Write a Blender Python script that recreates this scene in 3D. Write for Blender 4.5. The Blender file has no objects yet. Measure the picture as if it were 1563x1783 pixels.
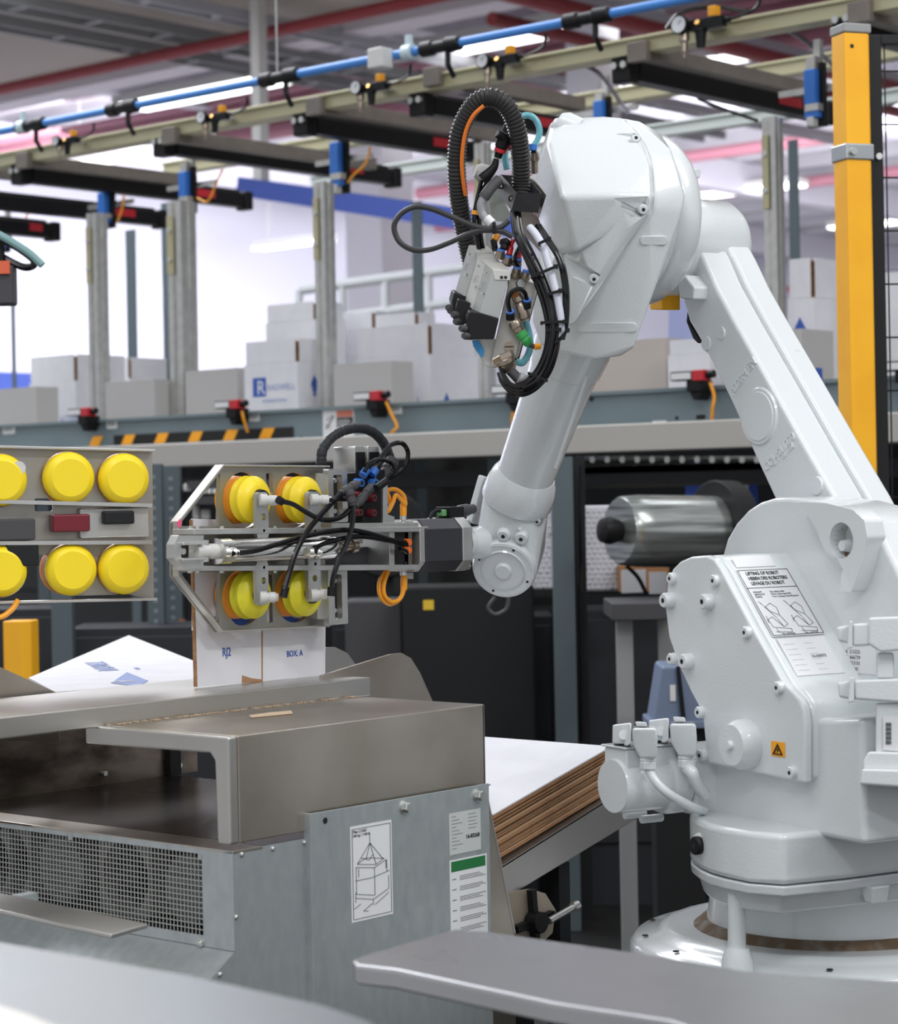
import bpy, bmesh, math, random
from mathutils import Vector, Matrix
random.seed(4)
C = bpy.context.scene.collection
PI = math.pi
# ---------------------------------------------------------------- camera
W, H = 1563, 1783
F, CX, CY = 3900.0, 781.5, 860.0
YAW, ROLL, CAMZ = math.radians(41.0), 0.019, 1.30
CAM = Vector((0, 0, CAMZ))
rt0 = Vector((math.cos(YAW), math.sin(YAW), 0)); fw = Vector((-math.sin(YAW), math.cos(YAW), 0)); up0 = Vector((0, 0, 1))
rt = rt0*math.cos(ROLL) - up0*math.sin(ROLL); up = up0*math.cos(ROLL) + rt0*math.sin(ROLL)
cd = bpy.data.cameras.new('camera'); cam = bpy.data.objects.new('camera', cd); C.objects.link(cam)
cd.sensor_fit = 'HORIZONTAL'; cd.sensor_width = 36; cd.lens = 36*F/W
cd.shift_y = (CY-H/2)/W
cd.clip_start = .1; cd.clip_end = 300
cam.matrix_world = Matrix.Translation(CAM) @ Matrix((rt, up, -fw)).transposed().to_4x4()
cd.dof.use_dof = True; cd.dof.focus_distance = 3.75; cd.dof.aperture_fstop = 8.0
bpy.context.scene.camera = cam
# ---------------------------------------------------------------- world, lamps, exposure
sc = bpy.context.scene
sc.view_settings.view_transform = 'Standard'; sc.view_settings.look = 'None'
sc.view_settings.exposure = 0.12; sc.view_settings.gamma = 1; sc.view_settings.use_curve_mapping = False
wd = bpy.data.worlds.new('world'); sc.world = wd; wd.use_nodes = True
wd.node_tree.nodes['Background'].inputs[0].default_value = (.93, .95, 1, 1)
wd.node_tree.nodes['Background'].inputs[1].default_value = .60
def area(loc, target, sx, sy, power, col=(1, 1, 1)):
    l = bpy.data.lights.new('hall_light', 'AREA'); l.shape = 'RECTANGLE'; l.size = sx; l.size_y = sy; l.energy = power; l.color = col
    o = bpy.data.objects.new('hall_light', l); C.objects.link(o); o.location = loc
    o.rotation_euler = (Vector(target)-Vector(loc)).to_track_quat('-Z', 'Y').to_euler(); return o
def cw(r, y, z):          # camera right / depth / height -> world
    return CAM + rt0*r + fw*y + Vector((0, 0, z))
area(cw(-1.5, 1.5, 4.6), cw(.2, 4.0, -.3), 3.5, 1.6, 55)
area(cw(3.5, 2.5, 4.2), cw(.6, 4.0, -.2), 1.6, 3.0, 95)
area(cw(-.6, -.6, 2.6), cw(.4, 4.0, .2), 1.3, .22, 32)
area(cw(2.6, .4, 2.9), cw(.6, 3.7, .2), 1.3, .22, 48)
area(cw(-3.5, 12, 5.6), cw(-1.5, 12, 0), 7, 5, 900, (.93, .95, 1))
area(cw(4.5, 12, 5.6), cw(3.5, 12, 0), 7, 5, 900, (.95, .96, 1))
area(cw(-6, 28, 5.6), cw(-8, 33, 2), 14, 8, 2700, (.93, .93, 1))
area(cw(8, 28, 5.6), cw(9, 33, 2), 14, 8, 4800, (.93, .93, 1))
# ---------------------------------------------------------------- frames: a thing's own axes, and where a pixel's sight line meets one of its planes
def ray(px, py): return fw + rt*((px-CX)/F) - up*((py-CY)/F)
class Fr:
    def __init__(s, o, rot=0.0):
        s.o = Vector(o); s.rot = rot
        s.M = Matrix.Translation(s.o) @ Matrix.Rotation(rot, 4, 'Z'); s.I = s.M.inverted(); s.c = s.I @ CAM; s.R = s.I.to_3x3()
    def _k(s, px, py, i, c):
        d = s.R @ ray(px, py); t = (c-s.c[i])/d[i]; return s.c + d*t
    def x(s, px, py, c): return s._k(px, py, 0, c)
    def y(s, px, py, c): return s._k(px, py, 1, c)
    def z(s, px, py, c): return s._k(px, py, 2, c)
    def d(s, px, py, dep): return s.c + (s.R @ ray(px, py))*dep
    def yy(s, pts, c): return [(q.x, q.z) for q in (s.y(a, b, c) for a, b in pts)]
    def xx(s, pts, c): return [(q.y, q.z) for q in (s.x(a, b, c) for a, b in pts)]
    def zz(s, pts, c): return [(q.x, q.y) for q in (s.z(a, b, c) for a, b in pts)]
def at(px, py, dep): return CAM + ray(px, py)*dep
# ---------------------------------------------------------------- materials
MATS = {}
def mat(name, col, rough=.5, metal=0.0, noise=None, bump=None, coat=0.0, emit=None, trans=0.0, alpha=1.0, sss=0.0, spec=None):
    if name in MATS: return MATS[name]
    m = bpy.data.materials.new(name); m.use_nodes = True; nt = m.node_tree; b = nt.nodes['Principled BSDF']
    b.inputs['Base Color'].default_value = (*col, 1); b.inputs['Roughness'].default_value = rough; b.inputs['Metallic'].default_value = metal
    b.inputs['Coat Weight'].default_value = coat; b.inputs['Coat Roughness'].default_value = .08
    b.inputs['Transmission Weight'].default_value = trans; b.inputs['Alpha'].default_value = alpha
    if spec is None and max(col) < .09 and metal < .3: spec = .22
    if spec is not None: b.inputs['Specular IOR Level'].default_value = spec
    if sss: b.inputs['Subsurface Weight'].default_value = sss; b.inputs['Subsurface Radius'].default_value = (.02, .015, .005)
    if emit: b.inputs['Emission Color'].default_value = (*emit[0], 1); b.inputs['Emission Strength'].default_value = emit[1]
    tc = nt.nodes.new('ShaderNodeTexCoord')
    if noise:                       # (scale, second colour, lo, hi, stretch)
        sc_, c2, lo, hi, st = noise
        mp = nt.nodes.new('ShaderNodeMapping'); mp.inputs['Scale'].default_value = st
        n = nt.nodes.new('ShaderNodeTexNoise'); n.inputs['Scale'].default_value = sc_; n.inputs['Detail'].default_value = 6
        r = nt.nodes.new('ShaderNodeValToRGB'); r.color_ramp.elements[0].position = lo; r.color_ramp.elements[1].position = hi
        r.color_ramp.elements[0].color = (*col, 1); r.color_ramp.elements[1].color = (*c2, 1)
        nt.links.new(tc.outputs['Object'], mp.inputs[0]); nt.links.new(mp.outputs[0], n.inputs['Vector'])
        nt.links.new(n.outputs[0], r.inputs[0]); nt.links.new(r.outputs[0], b.inputs['Base Color'])
        if metal > .5:
            mr = nt.nodes.new('ShaderNodeMapRange'); mr.inputs[3].default_value = rough-.07; mr.inputs[4].default_value = rough+.12
            nt.links.new(n.outputs[0], mr.inputs[0]); nt.links.new(mr.outputs[0], b.inputs['Roughness'])
    if bump:
        n2 = nt.nodes.new('ShaderNodeTexNoise'); n2.inputs['Scale'].default_value = bump[0]; n2.inputs['Detail'].default_value = 3
        bp = nt.nodes.new('ShaderNodeBump'); bp.inputs['Strength'].default_value = bump[1]; bp.inputs['Distance'].default_value = .002
        nt.links.new(tc.outputs['Object'], n2.inputs['Vector']); nt.links.new(n2.outputs[0], bp.inputs['Height']); nt.links.new(bp.outputs[0], b.inputs['Normal'])
    MATS[name] = m; return m
ROB = mat('robot_paint', (.69, .725, .735), .26, bump=(260, .22), coat=.7)
STEEL = mat('brushed_stainless', (.56, .51, .45), .30, .95, noise=(5, (.38, .33, .265), .35, .72, (1, 1, 1)), bump=(400, .05))
STEEL2 = mat('pale_stainless', (.58, .57, .54), .34, .95, noise=(3, (.44, .42, .39), .3, .8, (1, 1, 1)), bump=(300, .05))
GALV = mat('galvanised_sheet', (.50, .54, .54), .42, .7, noise=(55, (.41, .45, .46), .3, .7, (1, 1, .5)))
ALU = mat('aluminium', (.62, .62, .60), .36, .85, noise=(30, (.52, .52, .50), .3, .7, (1, 1, 1)))
CHROME = mat('chrome', (.75, .73, .70), .13, 1.0)
ZINC = mat('zinc_screw', (.62, .63, .60), .3, .9)
BRASS = mat('nickel_brass', (.36, .30, .24), .3, .9)
BLACK = mat('black_plastic', (.010, .010, .011), .42)
RUB = mat('black_rubber_hose', (.006, .006, .007), .2, spec=.4)
CONDUIT = mat('corrugated_conduit', (.035, .033, .033), .38)
DKGREY = mat('dark_grey_plastic', (.07, .07, .075), .5)
YEL = mat('yellow_silicone', (.95, .72, .02), .35, sss=.25)
YEL2 = mat('lime_yellow_silicone', (.80, .74, .03), .4, sss=.25, noise=(30, (.70, .62, .02), .4, .7, (1, 1, 1)))
ORG = mat('orange_silicone', (.90, .33, .02), .4, sss=.2)
ORANGE = mat('orange_cable', (.95, .38, .02), .35)
AMBER = mat('amber_paint', (1.0, .49, .015), .42, noise=(8, (.96, .45, .01), .4, .6, (1, 1, 1)))
WHITEP = mat('white_plastic', (.60, .60, .58), .4)
CARTON = mat('white_board', (.74, .74, .77), .7, noise=(14, (.70, .70, .74), .4, .6, (1, 1, 1)))
KRAFT = mat('kraft_board', (.42, .23, .11), .85, noise=(25, (.29, .145, .07), .35, .65, (1, 1, 3)))
PRINT = mat('blue_print', (.035, .10, .42), .7)
PRINTL = mat('faded_blue_print', (.25, .32, .58), .7)
LABEL = mat('white_label', (.74, .75, .76), .45)
SILVERL = mat('silver_label', (.52, .54, .53), .5)
INK = mat('black_ink', (.02, .02, .02), .6)
GREYINK = mat('grey_ink', (.22, .22, .22), .6)
GREEN = mat('green_print', (.01, .16, .04), .5)
BLUEPIPE = mat('blue_pipe', (.06, .25, .68), .4)
BLUE = mat('blue_plastic', (.03, .16, .55), .4)
RED = mat('red_plastic', (.55, .02, .03), .35)
DRED = mat('dark_red_plastic', (.16, .01, .02), .35)
REDHAZE = mat('hazed_red_paint', (.36, .15, .19), .6)  # far red pipes: lilac hall haze mixed into the paint colour
REDP = mat('red_pipe_paint', (.26, .03, .035), .55)
BEAMB = mat('blue_grey_beam', (.16, .215, .235), .5, noise=(4, (.145, .195, .215), .4, .6, (1, 1, 1)))
BEIGE = mat('beige_beam', (.47, .455, .42), .5, .2)
DPOST = mat('dark_slate_post', (.09, .12, .135), .5)
TAN = mat('tan_channel', (.25, .22, .19), .5, .3, noise=(9, (.17, .15, .13), .3, .7, (1, 1, 1)))
OLIVE = mat('yellow_zinc_rail', (.50, .47, .30), .45, .3)
DARK = mat('near_black_paint', (.016, .017, .018), .5)
DARK2 = mat('charcoal_panel', (.035, .037, .042), .4)
GREYB = mat('grey_paint', (.30, .31, .31), .5)
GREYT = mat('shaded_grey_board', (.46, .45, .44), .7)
TEAL = mat('clear_aqua_tube', (.20, .55, .62), .2, trans=.3)
GREENP = mat('green_plastic', (.05, .40, .10), .4)
WARN = mat('orange_warning', (.95, .40, .01), .5)
RUST = mat('rusty_dust', (.13, .085, .05), .9, noise=(30, (.22, .20, .18), .45, .7, (1, 1, 1)))
LAMP = mat('lamp_tube', (1, 1, 1), .5, emit=((1, 1, 1), 3.5))
# ---------------------------------------------------------------- mesh builder
class B:
    def __init__(s): s.v = []; s.f = []; s.sm = []
    def add(s, vs, fs, smooth=False):
        n = len(s.v); s.v += [tuple(v) for v in vs]; s.f += [tuple(i+n for i in f) for f in fs]; s.sm += [smooth]*len(fs); return s
    def box(s, x0, x1, y0, y1, z0, z1):
        x0, x1 = sorted((x0, x1)); y0, y1 = sorted((y0, y1)); z0, z1 = sorted((z0, z1))
        return s.add([(x, y, z) for x in (x0, x1) for y in (y0, y1) for z in (z0, z1)],
              [(0, 1, 3, 2), (4, 6, 7, 5), (0, 4, 5, 1), (2, 3, 7, 6), (0, 2, 6, 4), (1, 5, 7, 3)])
    def poly(s, pts, a, b, ax='y'):      # pts 2D (in order of the remaining axes), extruded a..b along ax
        def P(p, c): return {'y': (p[0], c, p[1]), 'x': (c, p[0], p[1]), 'z': (p[0], p[1], c)}[ax]
        n = len(pts); vs = [P(p, a) for p in pts]+[P(p, b) for p in pts]
        return s.add(vs, [tuple(range(n)), tuple(range(2*n-1, n-1, -1))]+[(i, i+n, (i+1) % n+n, (i+1) % n) for i in range(n)])
    def ring(s, p0, p1, prof, seg=20, caps=True):    # lathe: prof = [(t 0..1, r)]
        p0, p1 = Vector(p0), Vector(p1); d = p1-p0; q = d.normalized(); a = q.orthogonal().normalized(); b = q.cross(a)
        vs = []
        for t, r in prof:
            for i in range(seg):
                w = 2*PI*(i+.5)/seg; vs.append(p0+d*t+(a*math.cos(w)+b*math.sin(w))*r)
        n = len(prof)
        s.add(vs, [(j*seg+i, j*seg+(i+1) % seg, (j+1)*seg+(i+1) % seg, (j+1)*seg+i) for j in range(n-1) for i in range(seg)], seg > 8)
        if caps:
            k = len(s.v)-n*seg
            for j in (0, n-1):
                s.f.append(tuple(range(k+j*seg, k+(j+1)*seg))); s.sm.append(False)
        return s
    def cyl(s, p0, p1, r, seg=20, r1=None): return s.ring(p0, p1, [(0, r), (1, r if r1 is None else r1)], seg)
    def tube(s, pts, r, seg=8, n=6, rf=None):        # smooth tube through pts
        P = [Vector(p) for p in pts]
        if len(P) > 2 and n > 1:
            Q = []; E = [P[0]*2-P[1]]+P+[P[-1]*2-P[-2]]
            for i in range(1, len(E)-2):
                for k in range(n):
                    t = k/n; a, b, c, d = E[i-1:i+3]
                    Q.append(.5*((2*b)+(c-a)*t+(2*a-5*b+4*c-d)*t*t+(3*b-a-3*c+d)*t**3))
            Q.append(P[-1])
        else: Q = P
        vs = []; prev = None
        for i, q in enumerate(Q):
            t = (Q[min(i+1, len(Q)-1)]-Q[max(i-1, 0)]).normalized()
            a = t.orthogonal().normalized() if prev is None else (prev-t*prev.dot(t)).normalized()
            prev = a; b = t.cross(a); rr = r if rf is None else rf(i, len(Q))
            for j in range(seg):
                w = 2*PI*j/seg; vs.append(q+(a*math.cos(w)+b*math.sin(w))*rr)
        m = len(Q)
        return s.add(vs, [(j*seg+i, j*seg+(i+1) % seg, (j+1)*seg+(i+1) % seg, (j+1)*seg+i) for j in range(m-1) for i in range(seg)]
              + [tuple(range(seg)), tuple(range((m-1)*seg, m*seg))], True)
    def bar(s, p0, p1, w, h, upv=(0, 0, 1)):          # rectangular bar between two points
        p0, p1 = Vector(p0), Vector(p1); d = (p1-p0).normalized(); u = Vector(upv); a = d.cross(u).normalized(); b = a.cross(d)
        vs = [p+a*i*w/2+b*j*h/2 for p in (p0, p1) for i in (-1, 1) for j in (-1, 1)]
        return s.add(vs, [(0, 1, 3, 2), (4, 6, 7, 5), (0, 4, 5, 1), (2, 3, 7, 6), (0, 2, 6, 4), (1, 5, 7, 3)])
    def hull(s, pts):
        bm = bmesh.new()
        for p in pts: bm.verts.new(p)
        r = bmesh.ops.convex_hull(bm, input=bm.verts)
        for g in set(r['geom_interior']) | set(r['geom_unused']):
            if isinstance(g, bmesh.types.BMVert) and g.is_valid: bm.verts.remove(g)
        bmesh.ops.dissolve_limit(bm, angle_limit=.02, verts=bm.verts, edges=bm.edges)
        bm.verts.index_update(); vs = [v.co.copy() for v in bm.verts]; fs = [[v.index for v in f.verts] for f in bm.faces]; bm.free()
        return s.add(vs, fs)
    def curve(s, loops, a, b, ax='y'):    # flat plate with holes, loops of 2D points
        cu = bpy.data.curves.new('t', 'CURVE'); cu.dimensions = '2D'; cu.fill_mode = 'BOTH'; cu.extrude = abs(b-a)/2
        for L in loops:
            sp = cu.splines.new('POLY'); sp.points.add(len(L)-1); sp.use_cyclic_u = True
            for i, p in enumerate(L): sp.points[i].co = (p[0], p[1], 0, 1)
        s._conv(cu, (a+b)/2, ax)
        return s
    def _conv(s, cu, c, ax, M=None):
        o = bpy.data.objects.new('t', cu); C.objects.link(o); bpy.context.view_layer.update()
        me = bpy.data.meshes.new_from_object(o.evaluated_get(bpy.context.evaluated_depsgraph_get()))
        vs = []
        for v in me.vertices:
            x, y, z = v.co
            if M is not None: vs.append(M @ v.co)
            else: vs.append({'y': (x, c-z, y), 'x': (c+z, x, y), 'z': (x, y, c+z)}[ax])
        s.add(vs, [tuple(p.vertices) for p in me.polygons]); bpy.data.objects.remove(o); bpy.data.meshes.remove(me)
    def text(s, txt, M, size, depth=.0003, align='LEFT', sx=1.0, bold=0):
        cu = bpy.data.curves.new('t', 'FONT'); cu.body = txt; cu.size = size; cu.extrude = depth; cu.align_x = align; cu.resolution_u = 2
        cu.offset = bold
        s._conv(cu, 0, 'y', M @ Matrix.Diagonal((sx, 1, 1, 1))); return s
    def xf(s, M): s.v = [tuple(M @ Vector(v)) for v in s.v]; return s
def rrect(x0, x1, z0, z1, r, n=4):
    x0, x1 = sorted((x0, x1)); z0, z1 = sorted((z0, z1)); P = []
    for cx, cz, a in ((x1-r, z1-r, 0), (x0+r, z1-r, 1), (x0+r, z0+r, 2), (x1-r, z0+r, 3)):
        for k in range(n+1):
            w = (a+k/n)*PI/2; P.append((cx+r*math.cos(w), cz+r*math.sin(w)))
    return P
def circ(cx, cz, r, n=28, rz=None): return [(cx+r*math.cos(2*PI*i/n), cz+(rz or r)*math.sin(2*PI*i/n)) for i in range(n)]
def prop(o, label=None, cat=None, group=None, kind=None):
    if label: o['label'] = label
    if cat: o['category'] = cat
    if group: o['group'] = group
    if kind: o['kind'] = kind
    return o
def obj(name, b, m, parent=None, bev=0, seg=2, smooth=None, M=None, label=None, kind=None, ang=35):
    me = bpy.data.meshes.new(name); me.from_pydata(b.v, [], b.f); me.validate()
    bm = bmesh.new(); bm.from_mesh(me); bmesh.ops.recalc_face_normals(bm, faces=bm.faces)
    bm.to_mesh(me); bm.free()
    me.materials.append(m)
    if bev or smooth or any(b.sm):
        me.polygons.foreach_set('use_smooth', [True]*len(me.polygons)); me.set_sharp_from_angle(angle=math.radians(ang))
    o = bpy.data.objects.new(name, me); C.objects.link(o)
    if bev:
        mo = o.modifiers.new('edge', 'BEVEL'); mo.width = bev; mo.segments = seg; mo.limit_method = 'ANGLE'; mo.angle_limit = math.radians(28); mo.harden_normals = True
        me.polygons.foreach_set('use_smooth', [True]*len(me.polygons))
    if parent: o.parent = parent
    elif M is not None: o.matrix_world = M
    return prop(o, label, kind=kind)
def thing(name, label, cat, fr, group=None):
    o = bpy.data.objects.new(name, None); C.objects.link(o); o.empty_display_size = .1; o.matrix_world = fr.M
    return prop(o, label, cat, group)
def solo(name, b, m, fr, label, cat, group=None, kind=None, **k):
    return prop(obj(name, b, m, M=fr.M, **k), label, cat, group, kind)
def copy_tree(o, dM=None, label=None, parent=None):
    c = o.copy(); C.objects.link(c)
    if parent: c.parent = parent
    elif dM is not None: c.matrix_world = dM @ o.matrix_world
    if label: c['label'] = label
    for ch in [x for x in C.objects if x.parent == o]: copy_tree(ch, parent=c)
    return c
def TM(origin, xdir, ydir):      # text matrix: text right, text up
    x = Vector(xdir).normalized(); y = Vector(ydir); y = (y-x*y.dot(x)).normalized(); z = x.cross(y)
    return Matrix.Translation(Vector(origin)) @ Matrix((x, y, z)).transposed().to_4x4()
ORD = ['first', 'second', 'third', 'fourth', 'fifth', 'sixth', 'seventh', 'eighth', 'ninth', 'tenth', 'eleventh', 'twelfth']
# ================================================================ SETTING
FW = Fr((0, 0, 0), 0)
WY, WX, CEIL = 44.0, -27.0, 6.6
FLOORM = mat('floor_concrete', (.46, .45, .44), .45, noise=(1.5, (.38, .38, .37), .3, .7, (1, 1, 1)))
WALLM = mat('wall_white', (.74, .74, .83), .8)
CEILM = mat('ceiling_panels', (.74, .71, .73), .8, noise=(.25, (.62, .60, .62), .4, .6, (1, 6, 1)))  # the hall's washed-out haze is put into this pale colour
SOFF = mat('duct_beige', (.36, .315, .27), .7)
WBLUE = mat('wall_blue', (.05, .09, .36), .7)
prop(obj('floor', B().box(-30, 24, -8, 46, -.1, 0), FLOORM), kind='structure')
prop(obj('ceiling', B().box(-30, 24, 9, 46, CEIL, CEIL+.2), CEILM), kind='structure')
prop(obj('trim_4', B().box(-9, 5, 1.5, 9.5, .0, .006), mat('added_dark_mat', (.02, .02, .02), .6)), kind='structure')  # dark mat added where the floor, brightened for bounce, must stay black
prop(obj('wall_back', B().box(-30, 24, WY, WY+.3, 0, CEIL), WALLM), kind='structure')
prop(obj('wall_left', B().box(WX-.3, WX, -8, WY, 0, CEIL), WALLM), kind='structure')
bw = obj('trim_1', B().box(WX, WX+.04, -8, WY, 2.75, 3.25), WBLUE, kind='structure')
# hall columns and joists
b = B()
for k in range(26): b.box(-30, 24, 10+1.35*k, 10+1.35*k+.10, CEIL-.28, CEIL-.0)
obj('trim_2', b, mat('joist_paint', (.50, .49, .53), .6), kind='structure')
b = B()
for k in range(9): b.box(-24+4.6*k, -24+4.6*k+.25, 4, 43, CEIL-.75, CEIL-.28)
obj('trim_3', b, mat('girder_paint', (.56, .54, .60), .6), kind='structure')
def fy(px, py, z):      # point at a height above the floor
    return FW.z(px, py, z)
def v2(p): return (p.x, p.y)
# big beige duct at the top left: an edge along the line direction
e0 = fy(0, 150, 5.6)
solo('air_duct', B().box(-22, 2, e0.y-3.4, e0.y-.0, 5.6, 6.5), SOFF, FW, 'long beige air duct high in the top left corner', 'duct')
solo('roof_beam', B().box(-24, 12, e0.y+.1, e0.y+.45, 5.45, 5.95), mat('lilac_beam', (.62, .58, .62), .6), FW, 'pale lilac roof beam running beside the beige duct', 'beam')
def hpipe(px, py, z, x0, x1, r, label, axis='x'):
    p = fy(px, py, z)
    if axis == 'x': bb = B().cyl((x0, p.y, z), (x1, p.y, z), r, 10); n = [(x, p.y) for x in (x0+1, (x0+x1)/2, x1-1)]
    else: bb = B().cyl((p.x, x0, z), (p.x, x1, z), r, 10); n = [(p.x, y) for y in (x0+1, (x0+x1)/2, x1-1)]
    for (x, y) in n: bb.cyl((x, y, z), (x, y, (5.58 if z < 5.5 else CEIL-.29)), .015, 6)
    solo('sprinkler_pipe', bb, REDHAZE if (px > 1240 and py > 200) or z > 5.65 else REDP, FW, label, 'pipe')
hpipe(20, 152, 5.3, -24, 10, .055, 'red sprinkler pipe just under the pale lilac roof beam')
hpipe(100, 230, 5.9, -26, 14, .05, 'red sprinkler pipe behind the left end of the blue air line')
hpipe(330, 25, 4.9, -9, -1.5, .05, 'short dark red pipe under the beige duct')
hpipe(350, 207, 5.8, -26, 16, .16, 'wide red pipe behind the regulators at centre left')
hpipe(1250, 92, 5.7, -20, 20, .12, 'red pipe high behind the top right portal beam')
hpipe(1300, 330, 6.0, -26, 20, .09, 'red pipe far behind right of the robot elbow')
hpipe(1290, 260, 6.1, -26, 20, .09, 'upper red pipe far behind right of the robot elbow')
hpipe(1420, 120, 5.12, 12, 40, .07, 'red pipe running away from the top right portal', 'y')
hpipe(800, 20, 5.15, 14, 42, .06, 'red pipe running away near the top centre', 'y')
hpipe(1300, 510, 5.2, -26, 20, .07, 'lowest red pipe far behind the robot elbow')
# hall lamps
def lamp(px, py, z, L, wd_, label, ax='x'):
    p = fy(px, py, z); t = thing('ceiling_lamp', label, 'lamp', Fr((p.x, p.y, z), 0 if ax == 'x' else PI/2), 'luminaires under the hall ceiling')
    obj('housing', B().box(-L/2, L/2, -wd_/2, wd_/2, .03, .12).cyl((-L/3, 0, .1), (-L/3, 0, CEIL-z), .01, 6).cyl((L/3, 0, .1), (L/3, 0, CEIL-z), .01, 6), WHITEP, t)
    obj('diffuser', B().box(-L/2+.02, L/2-.02, -wd_/2+.02, wd_/2-.02, 0, .03), LAMP, t)
lamp(370, 163, 5.5, 2.6, .5, 'long white lamp glowing behind the blue air line at left')
lamp(930, 62, 5.5, 2.6, .5, 'white lamp glowing behind the blue air line at centre')
lamp(180, 281, 5.7, 1.4, .4, 'white lamp between the two leftmost portal beams')
lamp(620, 212, 5.7, 1.2, .4, 'white lamp over the middle black cylinder')
lamp(710, 196, 5.7, .9, .4, 'small white lamp right of the middle black cylinder')
lamp(1175, 122, 5.5, 1.2, .4, 'white lamp above the right black cylinder')
lamp(1270, 106, 5.5, .8, .35, 'small white lamp above the right end of the right cylinder')
lamp(1268, 338, 5.9, 2.6, .5, 'white lamp over the shoulder of the robot elbow')
lamp(1545, 390, 5.9, 2.2, .5, 'white lamp seen through the black mesh fence')
lamp(510, 428, 5.2, 1.6, .3, 'white lamp low by the far corner between the portal posts')
# white hall column, far walkway railing
solo('hall_column', B().box(-.28, .28, -.28, .28, 0, CEIL), mat('column_paint', (.82, .82, .88), .7), Fr(tuple(at(665, 600, 26).to_2d())+(0,), 0), 'white square hall column behind the railing', 'column')
solo('hall_column', B().box(-.17, .17, -.17, .17, 0, CEIL), MATS['column_paint'], Fr(tuple(at(1035, 300, 20).to_2d())+(0,), 0), 'white square hall column behind the robot elbow', 'column')
# blue banner band high behind centre
q0 = at(455, 330, 19); q1 = at(830, 385, 17)
t = thing('crane_beam', 'deep blue crane beam on the far hall side above the railing', 'beam', Fr(tuple(q0), 0))
d = q1-q0
obj('web', B().bar(-d*.1, d*1.25, .12, .16), WBLUE, t)
obj('hanger', B().box(-.05, .05, -.05, .05, .07, CEIL-q0.z), WHITEP, t)
rz = thing('walkway_railing', 'pale steel walkway railing in front of the white hall column', 'railing', Fr((0, 0, 0), 0))
r0, r1 = at(520, 505, 15), at(760, 473, 15)
for dz in (0, -.22): obj('rail', B().cyl(r0+Vector((0, 0, dz)), r1+(r1-r0)*.3+Vector((0, 0, dz)), .035, 8), mat('rail_paint', (.5, .52, .54), .5), rz)
for k in range(5):
    p = r0+(r1-r0)*k/4*1.25; obj('baluster', B().cyl((p.x, p.y, 0), p, .03, 8), MATS['rail_paint'], rz)

for (px, py, s, w_) in ((200, 58, 'grey cable tray crossing under the beige duct', .30), (20, 60, 'grey cable tray at the top left corner', .22), (640, 90, 'pale cable tray high behind the white junction box', .16), (1180, 60, 'pale cable tray high above the robot elbow', .14)):
    p = fy(px, py, 5.38); T = thing('cable_tray', s, 'tray', Fr((p.x, p.y, 5.38), 0))
    m_ = mat('tray_grey', (.25, .255, .26), .6) if px < 300 else mat('tray_pale', (.40, .40, .43), .6)
    obj('side', B().box(0, .03, -7, 9, 0, .1), m_, T); obj('side', B().box(w_, w_+.03, -7, 9, 0, .1), m_, T)
    for k in range(20): obj('rung', B().box(.03, w_, -6.8+.8*k, -6.74+.8*k, .01, .03), m_, T)
# ================================================================ BACKGROUND LINE (axes: x along the line, y away from the camera side)
YB = 6.0
ZT = FW.y(781, 697, YB).z; ZM = FW.y(781, 747, YB).z; ZL = FW.y(781, 798, YB).z
XA, XB = FW.y(-160, 700, YB).x, FW.y(1700, 700, YB).x
t = thing('conveyor', 'long raised conveyor with blue-grey side rail behind the robot arm', 'conveyor', Fr((XA, YB, 0), 0))
L = XB-XA
obj('side_rail', B().box(0, L, 0, .05, ZM-.01, ZT).box(0, L, -.015, .0, ZT-.012, ZT), BEAMB, t)
obj('lower_beam', B().box(0, L, -.10, .04, ZL, ZM-.012), BEIGE, t, bev=.006)
obj('far_rail', B().box(0, L, 1.25, 1.30, ZM, ZT), BEAMB, t)
b = B()
for k in range(150):
    if .1*k < L: b.cyl((.1*k, .05, ZT-.035), (.1*k, 1.25, ZT-.035), .028, 8)
obj('roller', b, ALU, t, kind='stuff')
for px, py, r in ((525, 762, .006), (1030, 695, .008), (1178, 728, .006)):
    q = FW.y(px, py, YB); obj('rail_hole', B().cyl((q.x-XA, -.002, q.z), (q.x-XA, .01, q.z), r, 12), DARK, t)
q = FW.y(1220, 726, YB); obj('rail_hole', B().curve([rrect(q.x-XA-.018, q.x-XA+.018, q.z-.007, q.z+.007, .006)], -.002, .004), DARK, t)
# row of rollers / fittings under the lower beam
b = B()
for k in range(16):
    q = FW.y(1020+26*k, 800, YB+.25); b.cyl((q.x-XA, .2, q.z), (q.x-XA, .45, q.z), .012, 8)
obj('idler', b, ZINC, t, kind='stuff')
obj('underside_tray', B().box(0, L, .3, 1.2, ZL-.10, ZL-.04), DARK2, t)
for px in (90, 880, 1400):
    q = FW.y(px, 900, YB+.3); obj('leg', B().box(q.x-XA-.04, q.x-XA+.04, .25, .33, 0, ZL), DPOST, t)
# hazard tape on the beam
t2 = thing('hazard_tape', 'black and orange striped warning tape on the conveyor side', 'tape', Fr((XA, YB, 0), 0))
za, zb = FW.y(500, 751, YB-.104).z, FW.y(500, 768, YB-.104).z
za, zb = ZM-.006, ZM+.034
x0, x1 = FW.y(196, 770, YB-.01).x-XA, FW.y(508, 760, YB-.01).x-XA
obj('black_band', B().box(x0, x1, -.004, -.001, za, zb), INK, t2)
n = 6; st = (FW.y(412, 760, YB).x-FW.y(346, 760, YB).x)
xs = FW.y(452, 765, YB).x-XA
for k in range(n):
    xx = xs-st*k*.93; obj('orange_stripe', B().poly([(xx, za), (xx+.062, za), (xx+.088, zb), (xx+.026, zb)], -.0055, -.0038), WARN, t2)
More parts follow.
